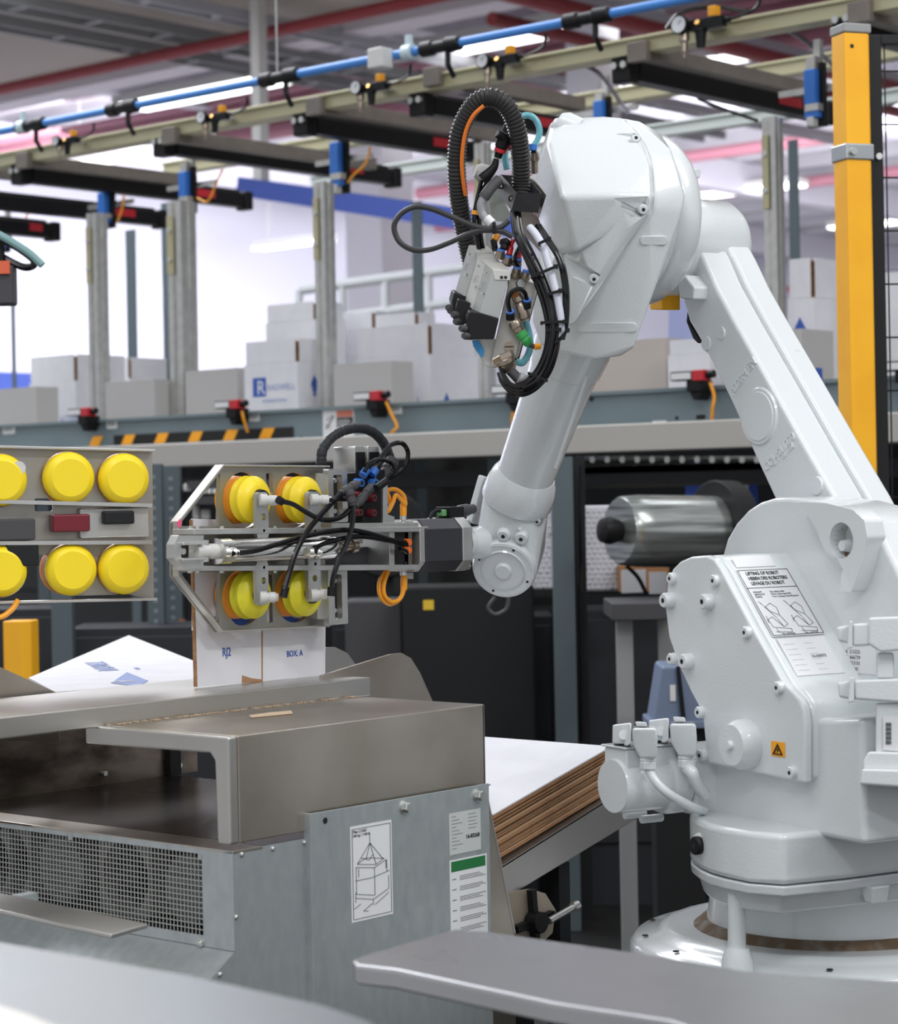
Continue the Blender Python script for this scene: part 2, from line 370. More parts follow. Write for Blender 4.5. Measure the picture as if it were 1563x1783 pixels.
# label on the rail
def flat_label(fr, px0, py0, px1, py1, y, m, name, label, deco=None, group=None):
    a = fr.y(px0, py0, y); c = fr.y(px1, py1, y); f2 = Fr(fr.M @ Vector((a.x, y, c.z)), fr.rot)
    w, h = c.x-a.x, a.z-c.z; T = thing(name, label, 'label', f2, group)
    obj('backing', B().box(0, w, -.0012, -.0002, 0, h), m, T)
    if deco: deco(T, w, h)
    return T
def dl(T, w, h):
    obj('red_panel', B().box(w*.45, w*.97, -.002, -.001, h*.72, h*.95), mat('pale_red_print', (.60, .18, .12), .5), T)
    obj('text_block', B().box(w*.45, w*.97, -.002, -.001, h*.12, h*.70), INK, T)
    b = B()
    for k in range(7): b.box(w*.49, w*(.86+.06*(k % 2)), -.0028, -.0018, h*(.17+.07*k), h*(.195+.07*k))
    obj('text_line', b, LABEL, T)
    b = B().bar((w*.1, -.002, h*.3), (w*.36, -.002, h*.75), .001, .006, (0, 1, 0)).bar((w*.12, -.002, h*.62), (w*.34, -.002, h*.78), .001, .005, (0, 1, 0)).bar((w*.08, -.002, h*.48), (w*.26, -.002, h*.36), .001, .005, (0, 1, 0))
    obj('pictogram', b, INK, T)
flat_label(FW, 562, 714, 617, 760, YB, LABEL, 'safety_label', 'white safety label with red header on the blue-grey conveyor rail', dl)
def bars(T, w, h):
    b = B(); x = w*.12
    for k in range(9): b.box(x, x+w*.035, -.0022, -.001, h*.25, h*.75); x += w*(.07+.03*(k % 2))
    obj('mark', b, GREYINK, T)
for (a, b_, c, d, s) in ((186, 730, 204, 746, 'small white label right of the leftmost red sensor'), (434, 718, 452, 733, 'small white label right of the sensor above the hazard tape'), (674, 705, 700, 720, 'white barcode label right of the middle red sensor'), (5, 740, 26, 755, 'small white label at the left end of the conveyor rail'), (1136, 733, 1160, 742, 'tiny white label low on the rail right of the forearm')):
    flat_label(FW, a, b_, c, d, YB-.001, LABEL, 'rail_label', s, bars, 'paper labels on the conveyor rail')
# ---- red scanners with black bracket and yellow cable
def scanner(px, py, s, cable=None):
    q = FW.y(px, py, YB-.06); T = thing('photo_sensor', s, 'sensor', Fr(tuple(q), 0), 'red sensors along the conveyor rail')
    w = .135
    obj('body', B().box(-w*.50, w*.42, -.022, .022, -.014, .016), BLACK, T, bev=.003)
    obj('window', B().box(-w*.46, w*.10, -.024, -.020, -.010, .011), LABEL, T)
    obj('red_end', B().box(w*.14, w*.46, -.025, .024, -.017, .018), RED, T, bev=.003)
    obj('connector', B().cyl((w*.40, 0, .0), (w*.66, 0, .004), .013, 12), BLACK, T)
    obj('mount', B().box(-w*.05, w*.34, -.02, .056, -.05, -.014).poly([(-w*.02, -.05), (w*.34, -.05), (w*.24, -.078), (w*.10, -.078)], -.01, .05), BLACK, T, bev=.003)
    if cable:
        pts = [T.matrix_world.inverted() @ at(a, b2, (YB-.06)/(ray(a, b2).y)) for a, b2 in cable]
        for p in pts[-1:]: p.y += .03
        obj('cable', B().tube(pts, .0055, 8), ORANGE, T)
scanner(143, 718, 'leftmost red and black sensor on the conveyor rail')
scanner(401, 705, 'red sensor above the striped hazard tape', [(421, 716), (424, 730), (421, 752)])
scanner(645, 690, 'red sensor right of the white safety label', [(672, 700), (682, 722), (691, 742), (683, 752), (668, 760)])
scanner(888, 678, 'red sensor half hidden behind the cable loop', [(905, 690), (893, 720), (883, 748)])
scanner(1203, 655, 'red sensor between the two robot arms', [(1236, 666), (1243, 690), (1240, 712), (1230, 736)])
scanner(1566, 638, 'sensor behind the black mesh fence at right edge')
# ---- cartons
def emblem(T, x, y, z, s, m=PRINT, ax='y'):
    P = [(0, .5), (.22, .12), (.22, -.05), (.10, -.12), (.2, -.22), (.08, -.25), (.08, -.5), (-.08, -.5), (-.08, -.25), (-.2, -.22), (-.10, -.12), (-.22, -.05), (-.22, .12)]
    if ax == 'y': bb = B().poly([(x+a*s, z+b_*s) for a, b_ in P], y-.001, y)
    else: bb = B().poly([(y+a*s, z+b_*s) for a, b_ in P], x, x+.001, 'x')
    obj('arrow_print', bb, m, T)
def logo(T, x, y, z, s, m=PRINT, ax='y', word=True):
    """blue square with a white R, then the word"""
    f = (lambda a, c, e: (x+a, y-e, z+c)) if ax == 'y' else (lambda a, c, e: (x+e, y+a, z+c))
    xd = (1, 0, 0) if ax == 'y' else (0, 1, 0)
    ps = [f(0, 0, .0006), f(s, 0, .0006), f(s, s, .0006), f(0, s, .0006)]
    obj('logo_square', B().add(ps, [(0, 1, 2, 3)]), m, T)
    obj('logo_letter', B().text('R', TM(f(s*.30, s*.12, .0012), xd, (0, 0, 1)), s*1.05, .0003), LABEL, T)
    if word:
        obj('lettering', B().text('RADWELL', TM(f(s*1.08, s*.30, .0008), xd, (0, 0, 1)), s*.46, .0002, sx=1.0).text('INTERNATIONAL', TM(f(s*.7, -s*.32, .0008), xd, (0, 0, 1)), s*.24, .0002), PRINTL, T)
def carton(pxl, pxe, pxr, pyt, yb, s, flap=.07, m=CARTON, zb=None, zt=None, side=None, deco=None):
    e = FW.y(pxe, pyt, yb); x1 = e.x; zb = (ZT-.03) if zb is None else zb; zt = e.z
    x0 = FW.y(pxl, pyt, yb).x; dep = max(.12, FW.x(pxr, pyt, x1).y-yb)
    T = thing('carton', s, 'box', Fr((x0, yb, zb), 0), 'open cartons on the conveyor'); w = x1-x0; h = zt-zb
    hb = h-flap
    th = .006
    obj('body', B().box(0, w, 0, th, 0, hb).box(0, w, dep-th, dep, 0, hb).box(0, th, th, dep-th, 0, hb).box(w-th, w, th, dep-th, 0, hb).box(th, w-th, th, dep-th, 0, .01), m, T)
    if flap > .01:
        g = .012
        for q in (B().box(g, w-g, 0, th, hb+.001, h), B().box(g, w-g, dep-th, dep, hb+.001, h), B().box(0, th, g, dep-g, hb+.001, h), B().box(w-th, w, g, dep-g, hb+.001, h)): obj('flap', q, m, T)
        obj('kraft_corner', B().box(w-g+.001, w-.001, .001, th, hb, h-.01).box(w-th, w-.001, .001, g-.001, hb, h-.012), KRAFT, T)
    if deco: deco(T, w, dep, h)
    return T
def d1(T, w, d, h): logo(T, w*.16, 0, h*.30, h*.24); emblem(T, w+.0008, d*.5, h*.42, h*.27, PRINT, 'x')
carton(424, 517, 574, 589, 6.16, 'white carton with blue square logo and blue arrow on its shaded side', .09, deco=d1)
carton(462, 548, 600, 524, 7.0, 'tall white carton behind the logo carton, left of the slotted post', .08)
def d2(T, w, d, h): obj('lettering', B().text('RADWELL', TM((w*.22, -.001, h*.10), (1, 0, 0), (0, 0, 1)), h*.16, .0003), PRINTL, T); emblem(T, w+.0008, d*.32, h*.12, h*.26, PRINT, 'x')
carton(618, 748, 830, 562, 6.45, 'large white carton with faded lettering and small blue arrow left of valve block', .12, deco=d2)
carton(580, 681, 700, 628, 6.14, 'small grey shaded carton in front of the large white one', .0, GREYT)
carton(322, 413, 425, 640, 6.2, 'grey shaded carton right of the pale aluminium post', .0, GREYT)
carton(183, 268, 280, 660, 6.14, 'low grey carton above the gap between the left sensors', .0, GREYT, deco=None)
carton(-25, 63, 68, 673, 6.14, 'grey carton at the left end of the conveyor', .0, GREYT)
def d3(T, w, d, h): logo(T, w*.20, 0, h*.05, h*.30)
carton(50, 131, 220, 616, 6.5, 'white carton with logo behind the left grey carton', .12, deco=d3)
carton(137, 225, 300, 622, 7.1, 'wide white carton behind the second left post', .10, deco=None)
carton(595, 650, 672, 541, 7.25, 'tall white carton behind the slotted middle post', .08)
carton(650, 725, 760, 543, 7.1, 'white carton with brown corner behind the large white carton', .08)
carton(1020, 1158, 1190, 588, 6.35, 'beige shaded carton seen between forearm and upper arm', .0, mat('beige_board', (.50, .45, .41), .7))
carton(780, 1040, 1075, 610, 6.9, 'pale carton behind the valve block and forearm', .09)
carton(1162, 1235, 1330, 588, 6.2, 'pale carton just left of the lower arm', .05)
def d4(T, w, d, h): emblem(T, w*.45, 0, h*.48, h*.22)
carton(1370, 1415, 1500, 448, 6.75, 'tall white carton with blue arrow left of the yellow post', .14, deco=d4)
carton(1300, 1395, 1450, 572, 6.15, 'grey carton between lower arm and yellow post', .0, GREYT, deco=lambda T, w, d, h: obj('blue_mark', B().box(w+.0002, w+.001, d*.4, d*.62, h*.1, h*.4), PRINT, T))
carton(1480, 1600, 1700, 470, 6.9, 'white carton seen through the black mesh fence', .1)
carton(880, 960, 1010, 660, 6.15, 'low white carton behind the forearm', .0)
solo('bagged_film', B().hull([FW.y(px, py, y) for px, py in ((1165, 525), (1215, 520), (1160, 668), (1235, 668)) for y in (6.9, 7.2)]), mat('blueish_film', (.40, .44, .72), .4), FW, 'pale blue film block behind carton near the lower arm', 'film')
solo('far_table', B().box(-1.6, 1.6, 0, .9, .72, .78).box(-1.5, -1.4, .1, .2, 0, .72).box(1.4, 1.5, .1, .2, 0, .72), WHITEP, Fr(tuple(at(300, 640, 20).to_2d())+(0,), 0), 'white work table far behind the left posts', 'table')
# ---- posts
def px_post(pxl, pxr, pyt, y, zb, name, s, kind):
    a = FW.y(pxl, pyt, y); c = FW.y(pxr, pyt, y); w = (c.x-a.x)*.56; T = thing(name, s, 'post', Fr((a.x, y, zb), 0)); h = a.z-zb
    if kind == 'alu':
        obj('profile', B().poly([(0, 0), (w*.38, 0), (w*.38, w*.12), (w*.62, w*.12), (w*.62, 0), (w, 0), (w, w*.38), (w*.88, w*.38), (w*.88, w*.62), (w, w*.62), (w, w), (0, w)], 0, h, 'z'), ALU, T)
        obj('bracket', B().box(w*.05, w*.5, -.008, 0, h-.30, h-.06), OLIVE, T)
        for dz in (.12, .24): obj('bolt', B().cyl((w*.28, -.016, h-dz), (w*.28, -.006, h-dz), .011, 8), ZINC, T)
    else:
        obj('profile', B().poly([(0, 0), (w, 0), (w, w*.12), (w*.15, w*.12), (w*.15, w*.7), (0, w*.7)], 0, h, 'z'), DPOST, T)
        obj('foot_plate', B().box(-.03, w+.03, -.03, w+.03, 0, .01), DPOST, T)
px_post(150, 180, 372, 6.22, ZT-.05, 'portal_post', 'leftmost slotted aluminium post on the conveyor', 'alu')
px_post(290, 333, 352, 6.22, ZT-.05, 'portal_post', 'second aluminium post from the left', 'alu')
px_post(545, 578, 318, 6.22, ZT-.05, 'portal_post', 'aluminium post beside the white logo carton', 'alu')
px_post(825, 855, 250, 6.22, ZT-.05, 'portal_post', 'aluminium post behind the hose arch', 'alu')
px_post(1326, 1366, 205, 6.22, ZT-.05, 'portal_post', 'aluminium post left of the yellow fence post', 'alu')
px_post(218, 246, 402, 7.34, 0, 'rear_post', 'dark rear post above the left white carton', 'd')
px_post(280, 300, 355, 7.34, 0, 'rear_post', 'dark rear post just left of the second aluminium post', 'd')
px_post(716, 746, 352, 7.34, 0, 'rear_post', 'dark rear post left of the small cable loop', 'd')
px_post(1371, 1401, 245, 7.34, 0, 'rear_post', 'dark rear post between aluminium post and yellow post', 'd')
px_post(18, 30, 500, 7.6, 0, 'rear_post', 'thin grey post at the left edge', 'd')
# ---- overhead rails
def urail(px, py, y, w, h, m, name, s, x0=None, x1=None):
    q = FW.y(px, py, y); b = B().box((XA if x0 is None else x0), (XB if x1 is None else x1), 0, w, -h, 0)
    b.box((XA if x0 is None else x0), (XB if x1 is None else x1), -.012, 0, -.012, 0)
    solo(name, b, m, Fr((0, y, q.z), 0), s, 'rail', bev=.003); return q.z
ZR = urail(781, 124, 5.95, .08, .055, OLIVE, 'portal_rail', 'front yellow zinc rail under the blue air line')
urail(1150, 140, 7.55, .08, .06, OLIVE, 'portal_rail', 'rear yellow zinc rail behind the black cylinders')
urail(1150, 215, 8.6, .06, .06, mat('pale_green_rail', (.52, .57, .54), .45, .3), 'cable_rail', 'pale green rail low behind the portal')
# ---- crossbeams with black rodless cylinders
def beam_along(ps, pe, y, w, h, m, name, s, cat='beam', extra=None):
    a = FW.y(ps[0], ps[1], y); e = FW.x(pe[0], pe[1], a.x); Lb = min(max(e.y-y, .3), 2.6)
    solo(name, B().box(0, w, 0, Lb, -h, 0).box(-.01, w+.01, -.01, .02, -h-.01, .006), m, Fr(tuple(a), 0), s, cat, bev=.003)
    return a, Lb
for i, (ps, pe, s) in enumerate((((-70, 285), (170, 345), 'tan crossbeam at the left edge over the lowest cylinder'), ((32, 270), (330, 330), 'tan crossbeam over the second black cylinder from the left'), ((287, 226), (640, 292), 'tan crossbeam over the long black cylinder at centre left'), ((538, 174), (900, 250), 'tan crossbeam over the black cylinder left of the hose arch'),
        ((742, 122), (1000, 190), 'tan crossbeam behind the top of the hose arch'), ((1098, 78), (1400, 160), 'tan crossbeam over the right black cylinder'), ((1482, 8), (1700, 60), 'tan crossbeam above the yellow fence post'))):
    beam_along(ps, pe, 5.93, .055, .05, TAN, 'portal_crossbeam', s)
def cylinder(ps, pe, s):
    y = 5.97; a = FW.y(ps[0], ps[1], y); e = FW.x(pe[0], pe[1], a.x); Lc = min(max(e.y-y, .4), 2.3)
    T = thing('pneumatic_cylinder', s, 'cylinder', Fr(tuple(a), 0), 'black cylinders under the crossbeams')
    obj('barrel', B().box(-.032, .032, .06, Lc-.06, -.036, .03).cyl((.0, .06, .036), (0, Lc-.06, .036), .012, 8), BLACK, T, bev=.006)
    obj('end_cap', B().box(-.037, .037, -.01, .05, -.047, .040), BLACK, T, bev=.008)
    obj('end_cap', B().box(-.037, .037, Lc-.05, Lc, -.047, .040), BLACK, T, bev=.008)
    for dx in (-.018, .02): obj('screw', B().cyl((dx, -.022, .01), (dx, -.008, .01), .012, 10), ZINC, T)
    obj('red_tag', B().box(.033, .036, Lc*.70, Lc*.82, -.012, .022), RED, T)
    obj('hanger', B().box(-.02, .02, .0, .05, .040, max(.06, ZR-a.z-.03)), BLACK, T)
    return T
cylinder((-90, 385), (98, 400), 'short black cylinder at the lower left edge of the portal')
cylinder((-60, 345), (285, 388), 'second lowest black cylinder with a red tag')
cylinder((30, 302), (432, 352), 'black cylinder with red tag ending left of the middle post')
cylinder((279, 252), (690, 305), 'long black cylinder starting beside the left regulator')
cylinder((524, 215), (830, 285), 'black cylinder passing behind the hose arch')
cylinder((727, 180), (1000, 240), 'black cylinder partly hidden by the top of the hose')
cylinder((1082, 120), (1440, 205), 'large black cylinder right of the robot elbow')
cylinder((1468, 40), (1700, 110), 'black cylinder behind the top of the mesh fence')
# ---- vertical blue slide units
def slide(px, py0, py1, w, y, s, cab=None):
    a = FW.y(px, py0, y); c = FW.y(px, py1, y); h = a.z-c.z; w = w*h*.62; T = thing('slide_unit', s, 'actuator', Fr((a.x, y, c.z), 0), 'blue slide units hanging from the portal')
    obj('backplate', B().box(-w*.6, w*.9, .0, .02, 0, h*1.1), BLACK, T, bev=.003)
    obj('blue_body', B().box(-w*.5, w*.5, -.03, 0, h*.38, h*.98).box(-w*.5, w*.7, -.03, 0, h*.14, h*.26), BLUE, T, bev=.004)
    obj('white_tip', B().box(-w*.25, w*.35, -.034, -.001, 0, h*.16), WHITEP, T, bev=.003)
    obj('grey_clamp', B().box(-w*.4, w*.8, -.032, -.001, h*.26, h*.38), ALU, T); obj('top_clamp', B().box(-w*.4, w*.4, -.02, .01, h*.98, h*1.2), ALU, T)
    if cab:
        pts = [T.matrix_world.inverted() @ at(a_, b_, y/ray(a_, b_).y) for a_, b_ in cab]
        obj('cable', B().tube(pts, .005, 6), ORANGE, T)
    obj('hanger', B().box(-.012, .012, .02, .04, h*.5, max(h+.1, ZR-.05-c.z)).box(-.15, .15, .021, .035, h*.62, h*.62+.02), ALU, T)
slide(184, 335, 398, .5, 6.5, 'small blue slide unit left of the second post', [(205, 385), (212, 365), (216, 340)])
slide(325, 298, 372, .42, 6.4, 'blue slide unit above the second aluminium post', [(343, 345), (362, 350), (378, 315), (388, 295)])
slide(589, 247, 338, .38, 6.35, 'blue slide unit above the third aluminium post', [(605, 318), (615, 305), (636, 285), (645, 255)])
slide(1416, 120, 222, .36, 6.35, 'blue slide unit next to the yellow fence post')
slide(1047, 175, 235, .5, 6.9, 'blue slide unit peeking over the robot elbow')
slide(5, 395, 440, .5, 6.7, 'blue slide unit at the left edge', [(10, 402), (32, 400), (45, 380), (52, 362)])
# ---- blue air line
def u_pt(px, py, y): return FW.y(px, py, y)
YP = 5.75
q = u_pt(781, 78, YP); zp = q.z
T = thing('air_line', 'blue compressed air pipe with black couplings across the top', 'pipe', Fr((0, YP, zp), 0))
obj('pipe', B().cyl((XA, 0, 0), (XB, 0, 0), .0155, 16), BLUEPIPE, T)
for (a, b_) in ((30, 78), (188, 240), (455, 522), (735, 805), (985, 1068)):
    x0 = u_pt(a, 200, YP).x; x1 = u_pt(b_, 200, YP).x; m_ = (x0+x1)/2
    obj('coupling', B().ring((x0, 0, 0), (x1, 0, 0), [(0, .018), (.04, .027), (.3, .027), (.34, .021), (.62, .021), (.66, .028), (.96, .026), (1, .018)], 14), BLACK, T)
    obj('outlet', B().cyl((m_+.03, 0, -.02), (m_+.03, 0, -.07), .01, 10).cyl((m_+.03, 0, -.065), (m_+.03, .03, -.105), .009, 10), BLACK, T)
for px in (38, 712):
    x0 = u_pt(px, 100, YP).x; obj('pipe_clip', B().cyl((x0-.02, 0, 0), (x0+.02, 0, 0), .028, 12).box(x0-.01, x0+.01, -.01, .01, .02, .06), mat('pale_clip', (.55, .68, .72), .4), T)
for x in (XA+1.0, (XA+XB)/2, XB-.6): obj('hanger_rod', B().cyl((x, 0, .015), (x, 0, CEIL-zp), .004, 6), ZINC, T)
q = u_pt(665, 103, YP-.03); solo('junction_box', B().box(-.035, .035, -.04, .02, -.035, .035), WHITEP, Fr(tuple(q), 0), 'small white junction box on the blue air line', 'box', bev=.006)
# ---- regulators
def regulator(px, py, k, s):
    q = FW.y(px, py, 5.86); T = thing('air_regulator', s, 'regulator', Fr(tuple(q), 0), 'air regulators on the front rail'); k *= .001
    obj('valve_body', B().box(-45*k, 75*k, -15*k, 15*k, -16*k, 14*k).cyl((75*k, 0, 0), (95*k, 0, 0), 9*k, 10), BLACK, T, bev=.003)
    obj('orange_knob', B().box(28*k, 54*k, -13*k, 13*k, 15*k, 44*k), WARN, T, bev=.002)
    obj('filter_bowl', B().ring((-5*k, 0, -14*k), (-5*k, 0, -66*k), [(0, 20*k), (.1, 21*k), (.15, 17*k), (1, 12*k)], 14), BLACK, T)
    obj('gauge', B().cyl((-58*k, -32*k, 3*k), (-58*k, -16*k, 3*k), 27*k, 20), BLACK, T)
    g = obj('gauge_face', B().cyl((-58*k, -34*k, 3*k), (-58*k, -32*k, 3*k), 23*k, 20), LABEL, T)
    obj('needle', B().bar((-58*k, -35*k, 3*k), (-48*k, -35*k, 15*k), .001, .002, (0, 1, 0)), INK, g)
    obj('drain', B().ring((-62*k, 0, -10*k), (-62*k, 0, -85*k), [(0, 16*k), (.4, 16*k), (.45, 10*k), (.8, 9*k), (.85, 5*k), (1, 4*k)], 12), BRASS, T)
    obj('brass_port', B().cyl((-4*k, -12*k, 0), (-4*k, -20*k, 4*k), 8*k, 10), mat('bright_brass', (.75, .42, .12), .3, .9), T)
    obj('hose', B().tube([(95*k, 0, 0), (140*k, 0, 6*k), (185*k, 0, 22*k), (200*k, -5*k, 60*k)], 5*k, 8), RUB, T)
    obj('bracket', B().box(-30*k, 30*k, 10*k, 95*k, -6*k, -2*k).box(-8*k, 8*k, .078, .0895, min(-.002, ZR-.02-q.z), max(0, ZR-.02-q.z)), ALU, T)
for px, py, k, s in ((118, 245, .85, 'leftmost air regulator with white gauge'), (375, 204, .9, 'second air regulator from the left under the blue pipe'), (648, 152, .95, 'air regulator below the white junction box'), (872, 105, 1, 'air regulator above the hose arch'), (1222, 42, 1.12, 'rightmost air regulator with clear gauge dial')):
    regulator(px, py, k, s)
def loose(name, pts, r, m, s, cat='cable', n=6, seg=8, **k):
    """pts = (px, py, depth)"""
    P = [at(*p) for p in pts]; o = P[-1].copy(); f = Fr(o, 0)
    return solo(name, B().tube([p-o for p in P], r, seg, n), m, f, s, cat, **k)
loose('air_hose', [(1010, 110, 7.6), (1045, 130, 7.8), (1078, 175, 8.2), (1092, 195, 8.6)], .008, RUB, 'thin black hose drooping above the robot elbow', 'hose')
loose('air_hose', [(1358, 45, 7.2), (1400, 70, 7.4), (1430, 95, 7.6), (1462, 125, 7.9)], .008, RUB, 'thin black hose drooping left of the yellow post', 'hose')
loose('air_hose', [(1160, 50, 7.3), (1185, 22, 7.3), (1240, 12, 7.3), (1300, 20, 7.2)], .007, RUB, 'thin black hose arching over the right regulator', 'hose')
loose('air_hose', [(1215, 172, 8.4), (1260, 190, 8.5), (1318, 210, 8.6)], .007, RUB, 'thin black hose under the right black cylinder', 'hose')
# ================================================================ STEEL MACHINE (axes: x away to the right, y away to the left, seen side is y = 0)
R90 = PI/2
cn = at(403, 1283, 3.09); MF = Fr((cn.x, cn.y, 0), R90)
zh = cn.z; pc = MF.d(455, 1187, 3.66); zl = pc.z; yc = pc.y         # hood top, plate top, carton face plane
yl = MF.z(455, 1200, zl).y
zb0 = MF.y(403, 1471, 0).z; zb1 = MF.y(403, 1481, 0).z-.002
xe = MF.y(843, 1228, 0).x
ylip0 = MF.x(200, 1262, 0).y
t = thing('packing_machine', 'stainless and galvanised packing machine with wire mesh vent and open hood', 'machine', MF)
th = .004
# hood: top sheet, side sheet, folded front frame
hd = B().poly([(0, zb0), (0, zh), (yl+.03, zh), (yl+.03, zh-th), (th, zh-th), (th, zb0)], 0.012, xe, 'x')
obj('hood', hd, STEEL, t, bev=.003, seg=3)
yp = MF.x(382, 1400, 0).y; zt2 = MF.x(382, 1307, 0).z
fr = [(0, zb0-.001), (0, zh), (yl+.03, zh), (yl+.03, zt2-.006), (yp+.012, zt2-.004), (yp+.003, zt2-.014), (yp, zb0-.001)]
obj('hood_front_frame', B().poly(fr, -.006, .012, 'x'), STEEL2, t, bev=.004, seg=3)
obj('hood_end_sheet', B().poly([(.0, zb0-.02), (0, zh-.001), (yl, zh-.001), (yl, zb0-.02)], xe-.004, xe-.0005, 'x'), STEEL, t)
# raised plate with rolled lip
xl1 = MF.y(645, 1180, yl).x; xl0 = MF.y(-170, 1262, yl).x; yf = MF.z(95, 1206, zl).y
obj('feed_plate', B().poly([(yl, zl-.030), (yl, zl), (yf, zl), (yf, zl-.004), (yl+.004, zl-.004), (yl+.004, zl-.030)], xl0, xl1, 'x'), STEEL2, t, bev=.0035, seg=3)
obj('plate_web', B().box(xl0, xl1-.004, yl+.006, yl+.010, zh, zl-.004), STEEL, t)
# stained inner wall, deck and slot
yw = MF.z(344, 1343, zb1).y; xi = MF.y(344, 1343, yw).x; ziw = zb1
obj('inner_wall', B().box(xl0, xi, yw, yw+.004, ziw, zl-.065), mat('stained_steel', (.20, .17, .14), .34, .9, noise=(9, (.07, .055, .045), .42, .62, (1, 1, 2))), t)
obj('inner_bracket', B().box(xi-.075, xi-.05, yw-.012, yw, ziw, zl-.07), DARK, t)
b = B()
for a, c in ((187, 1347), (317, 1333)):
    q = MF.y(a, c, yw-.012); obj('bolt', B().cyl((q.x, yw-.008, q.z), (q.x, yw, q.z), .0045, 10), ZINC, t)
obj('deck', B().box(.062, xe-.01, .006, yl+.6, zb1-.004, zb1), mat('dark_steel_deck', (.20, .18, .165), .22, .95, noise=(4, (.13, .115, .105), .3, .7, (1, 1, 1))), t)
obj('deck_front_strip', B().box(-.002, .056, .0, yl+.6, zb1-.004, zb1+.001), STEEL, t, bev=.001)
obj('deck_slot', B().box(.05, .07, .006, yl+.6, zb1-.02, zb1-.006), DARK, t)
# body: side panel with sloping front, mesh front
zs = MF.y(403, 1658, 0).z; sl = MF.y(365, 1708, 0); k = (sl.z-zs)/sl.x
xs_ = -.16; zs2 = zs+k*xs_
xp = MF.y(540, 1440, 0).x
obj('side_panel', B().poly([(0, zb1), (xp+.02, zb1), (xp+.02, .12), (xs_, .12), (xs_, zs2), (0, zs)], .0005, .003, 'y'), GALV, t)
for a, c in ((421, 1488), (475, 1478), (530, 1467), (411, 1597), (383, 1697)):
    q = MF.y(a, c, 0); obj('screw', B().ring((q.x, .001, q.z), (q.x, -.003, q.z), [(0, .0034), (.6, .0034), (1, .002)], 12), ZINC, t)
yB = yl+.55
a0 = MF.x(353, 1487, -.0); a1 = MF.x(353, 1628, 0)
mz1, mz0, my0 = a0.z, a1.z, a0.y
obj('vent_frame', B().curve([[(0, zb1), (yB, zb1), (yB, zs), (0, zs)], [(my0, mz1), (yB-.02, mz1), (yB-.02, mz0), (my0, mz0)]], -.002, 0, 'x'), GALV, t)
b = B(); pitch = (mz1-mz0)/15.0; n = int((yB-.02-my0)/pitch)
for i in range(1, n): b.box(-.0022, -.0008, my0+i*pitch-.0006, my0+i*pitch+.0006, mz0, mz1)
for i in range(1, 15): b.box(-.0018, -.0004, my0, yB-.02, mz0+i*pitch-.0006, mz0+i*pitch+.0006)
obj('wire_mesh', b, mat('mesh_wire', (.50, .51, .48), .4, .6), t, kind='stuff')
b = B().box(-.0028, -.0006, my0+pitch*.0, my0+pitch*1.0, mz1-pitch, mz1)
obj('mesh_tab', b, GALV, t)
q = MF.x(124, 1457, 0); obj('mesh_tab', B().box(-.0028, -.0006, q.y-pitch*.6, q.y+pitch*.6, q.z-pitch*.6, q.z+pitch), GALV, t)
q = MF.x(350, 1641, -.002); obj('bolt', B().ring((-.002, q.y, q.z), (-.008, q.y, q.z), [(0, .006), (.4, .006), (.45, .004), (1, .003)], 12), ZINC, t)
# interior behind the mesh: fans and ducts
obj('inner_box', B().box(.28, .284, .01, yB, zs, zb1-.01).box(.01, .28, .01, yB, zs, zs+.004), DARK, t)
for i, (a, c, m_) in enumerate(((112, 1512, GREYB), (218, 1527, None), (335, 1548, GREYB), (-20, 1500, None), (15, 1500, None))):
    q = MF.x(a, c, .06); r = .052
    if m_:
        f_ = obj('duct', B().ring((.05, q.y, q.z), (.25, q.y, q.z), [(0, r*.9), (0.02, r), (.5, r), (.52, r*1.02), (1, r)], 28), mat('duct_grey', (.22, .23, .22), .5, .2), t)
        for j in range(6): obj('rib', B().box(.046, .052, q.y-r*.85, q.y+r*.85, q.z-r*.7+j*r*.26, q.z-r*.64+j*r*.26), mat('rib_grey', (.12, .13, .12), .5), f_)
    else:
        f_ = obj('fan', B().curve([rrect(q.y-r*1.08, q.y+r*1.08, q.z-r*1.1, q.z+r*1.1, .01), circ(q.y, q.z, r, 32)], .06, .10, 'x'), mat('fan_frame', (.24, .24, .23), .5), t)
        obj('fan_hub', B().cyl((.07, q.y, q.z), (.10, q.y, q.z), .018, 20), BLACK, f_)
        for j in range(7):
            w = 2*PI*j/7; obj('blade', B().add([(.075, q.y+math.cos(w)*.016, q.z+math.sin(w)*.016), (.09, q.y+math.cos(w+.5)*.016, q.z+math.sin(w+.5)*.016), (.095, q.y+math.cos(w+.75)*r*.93, q.z+math.sin(w+.75)*r*.93), (.072, q.y+math.cos(w+.1)*r*.93, q.z+math.sin(w+.1)*r*.93)], [(0, 1, 2, 3)]), BLACK, f_)
# sloping chute sheet below
obj('chute_sheet', B().poly([(0, zs), (xs_, zs2), (xs_, zs2-.4), (xs_+.003, zs2-.4), (xs_+.003, zs2-.002), (.003, zs-.002)], 0.001, yB, 'y'), GALV, t, bev=.001)
obj('plinth', B().box(xs_+.01, xe-.01, .01, yB, 0, .13).box(.3, xe-.01, .02, yB, .13, zb1-.01), DARK2, t)
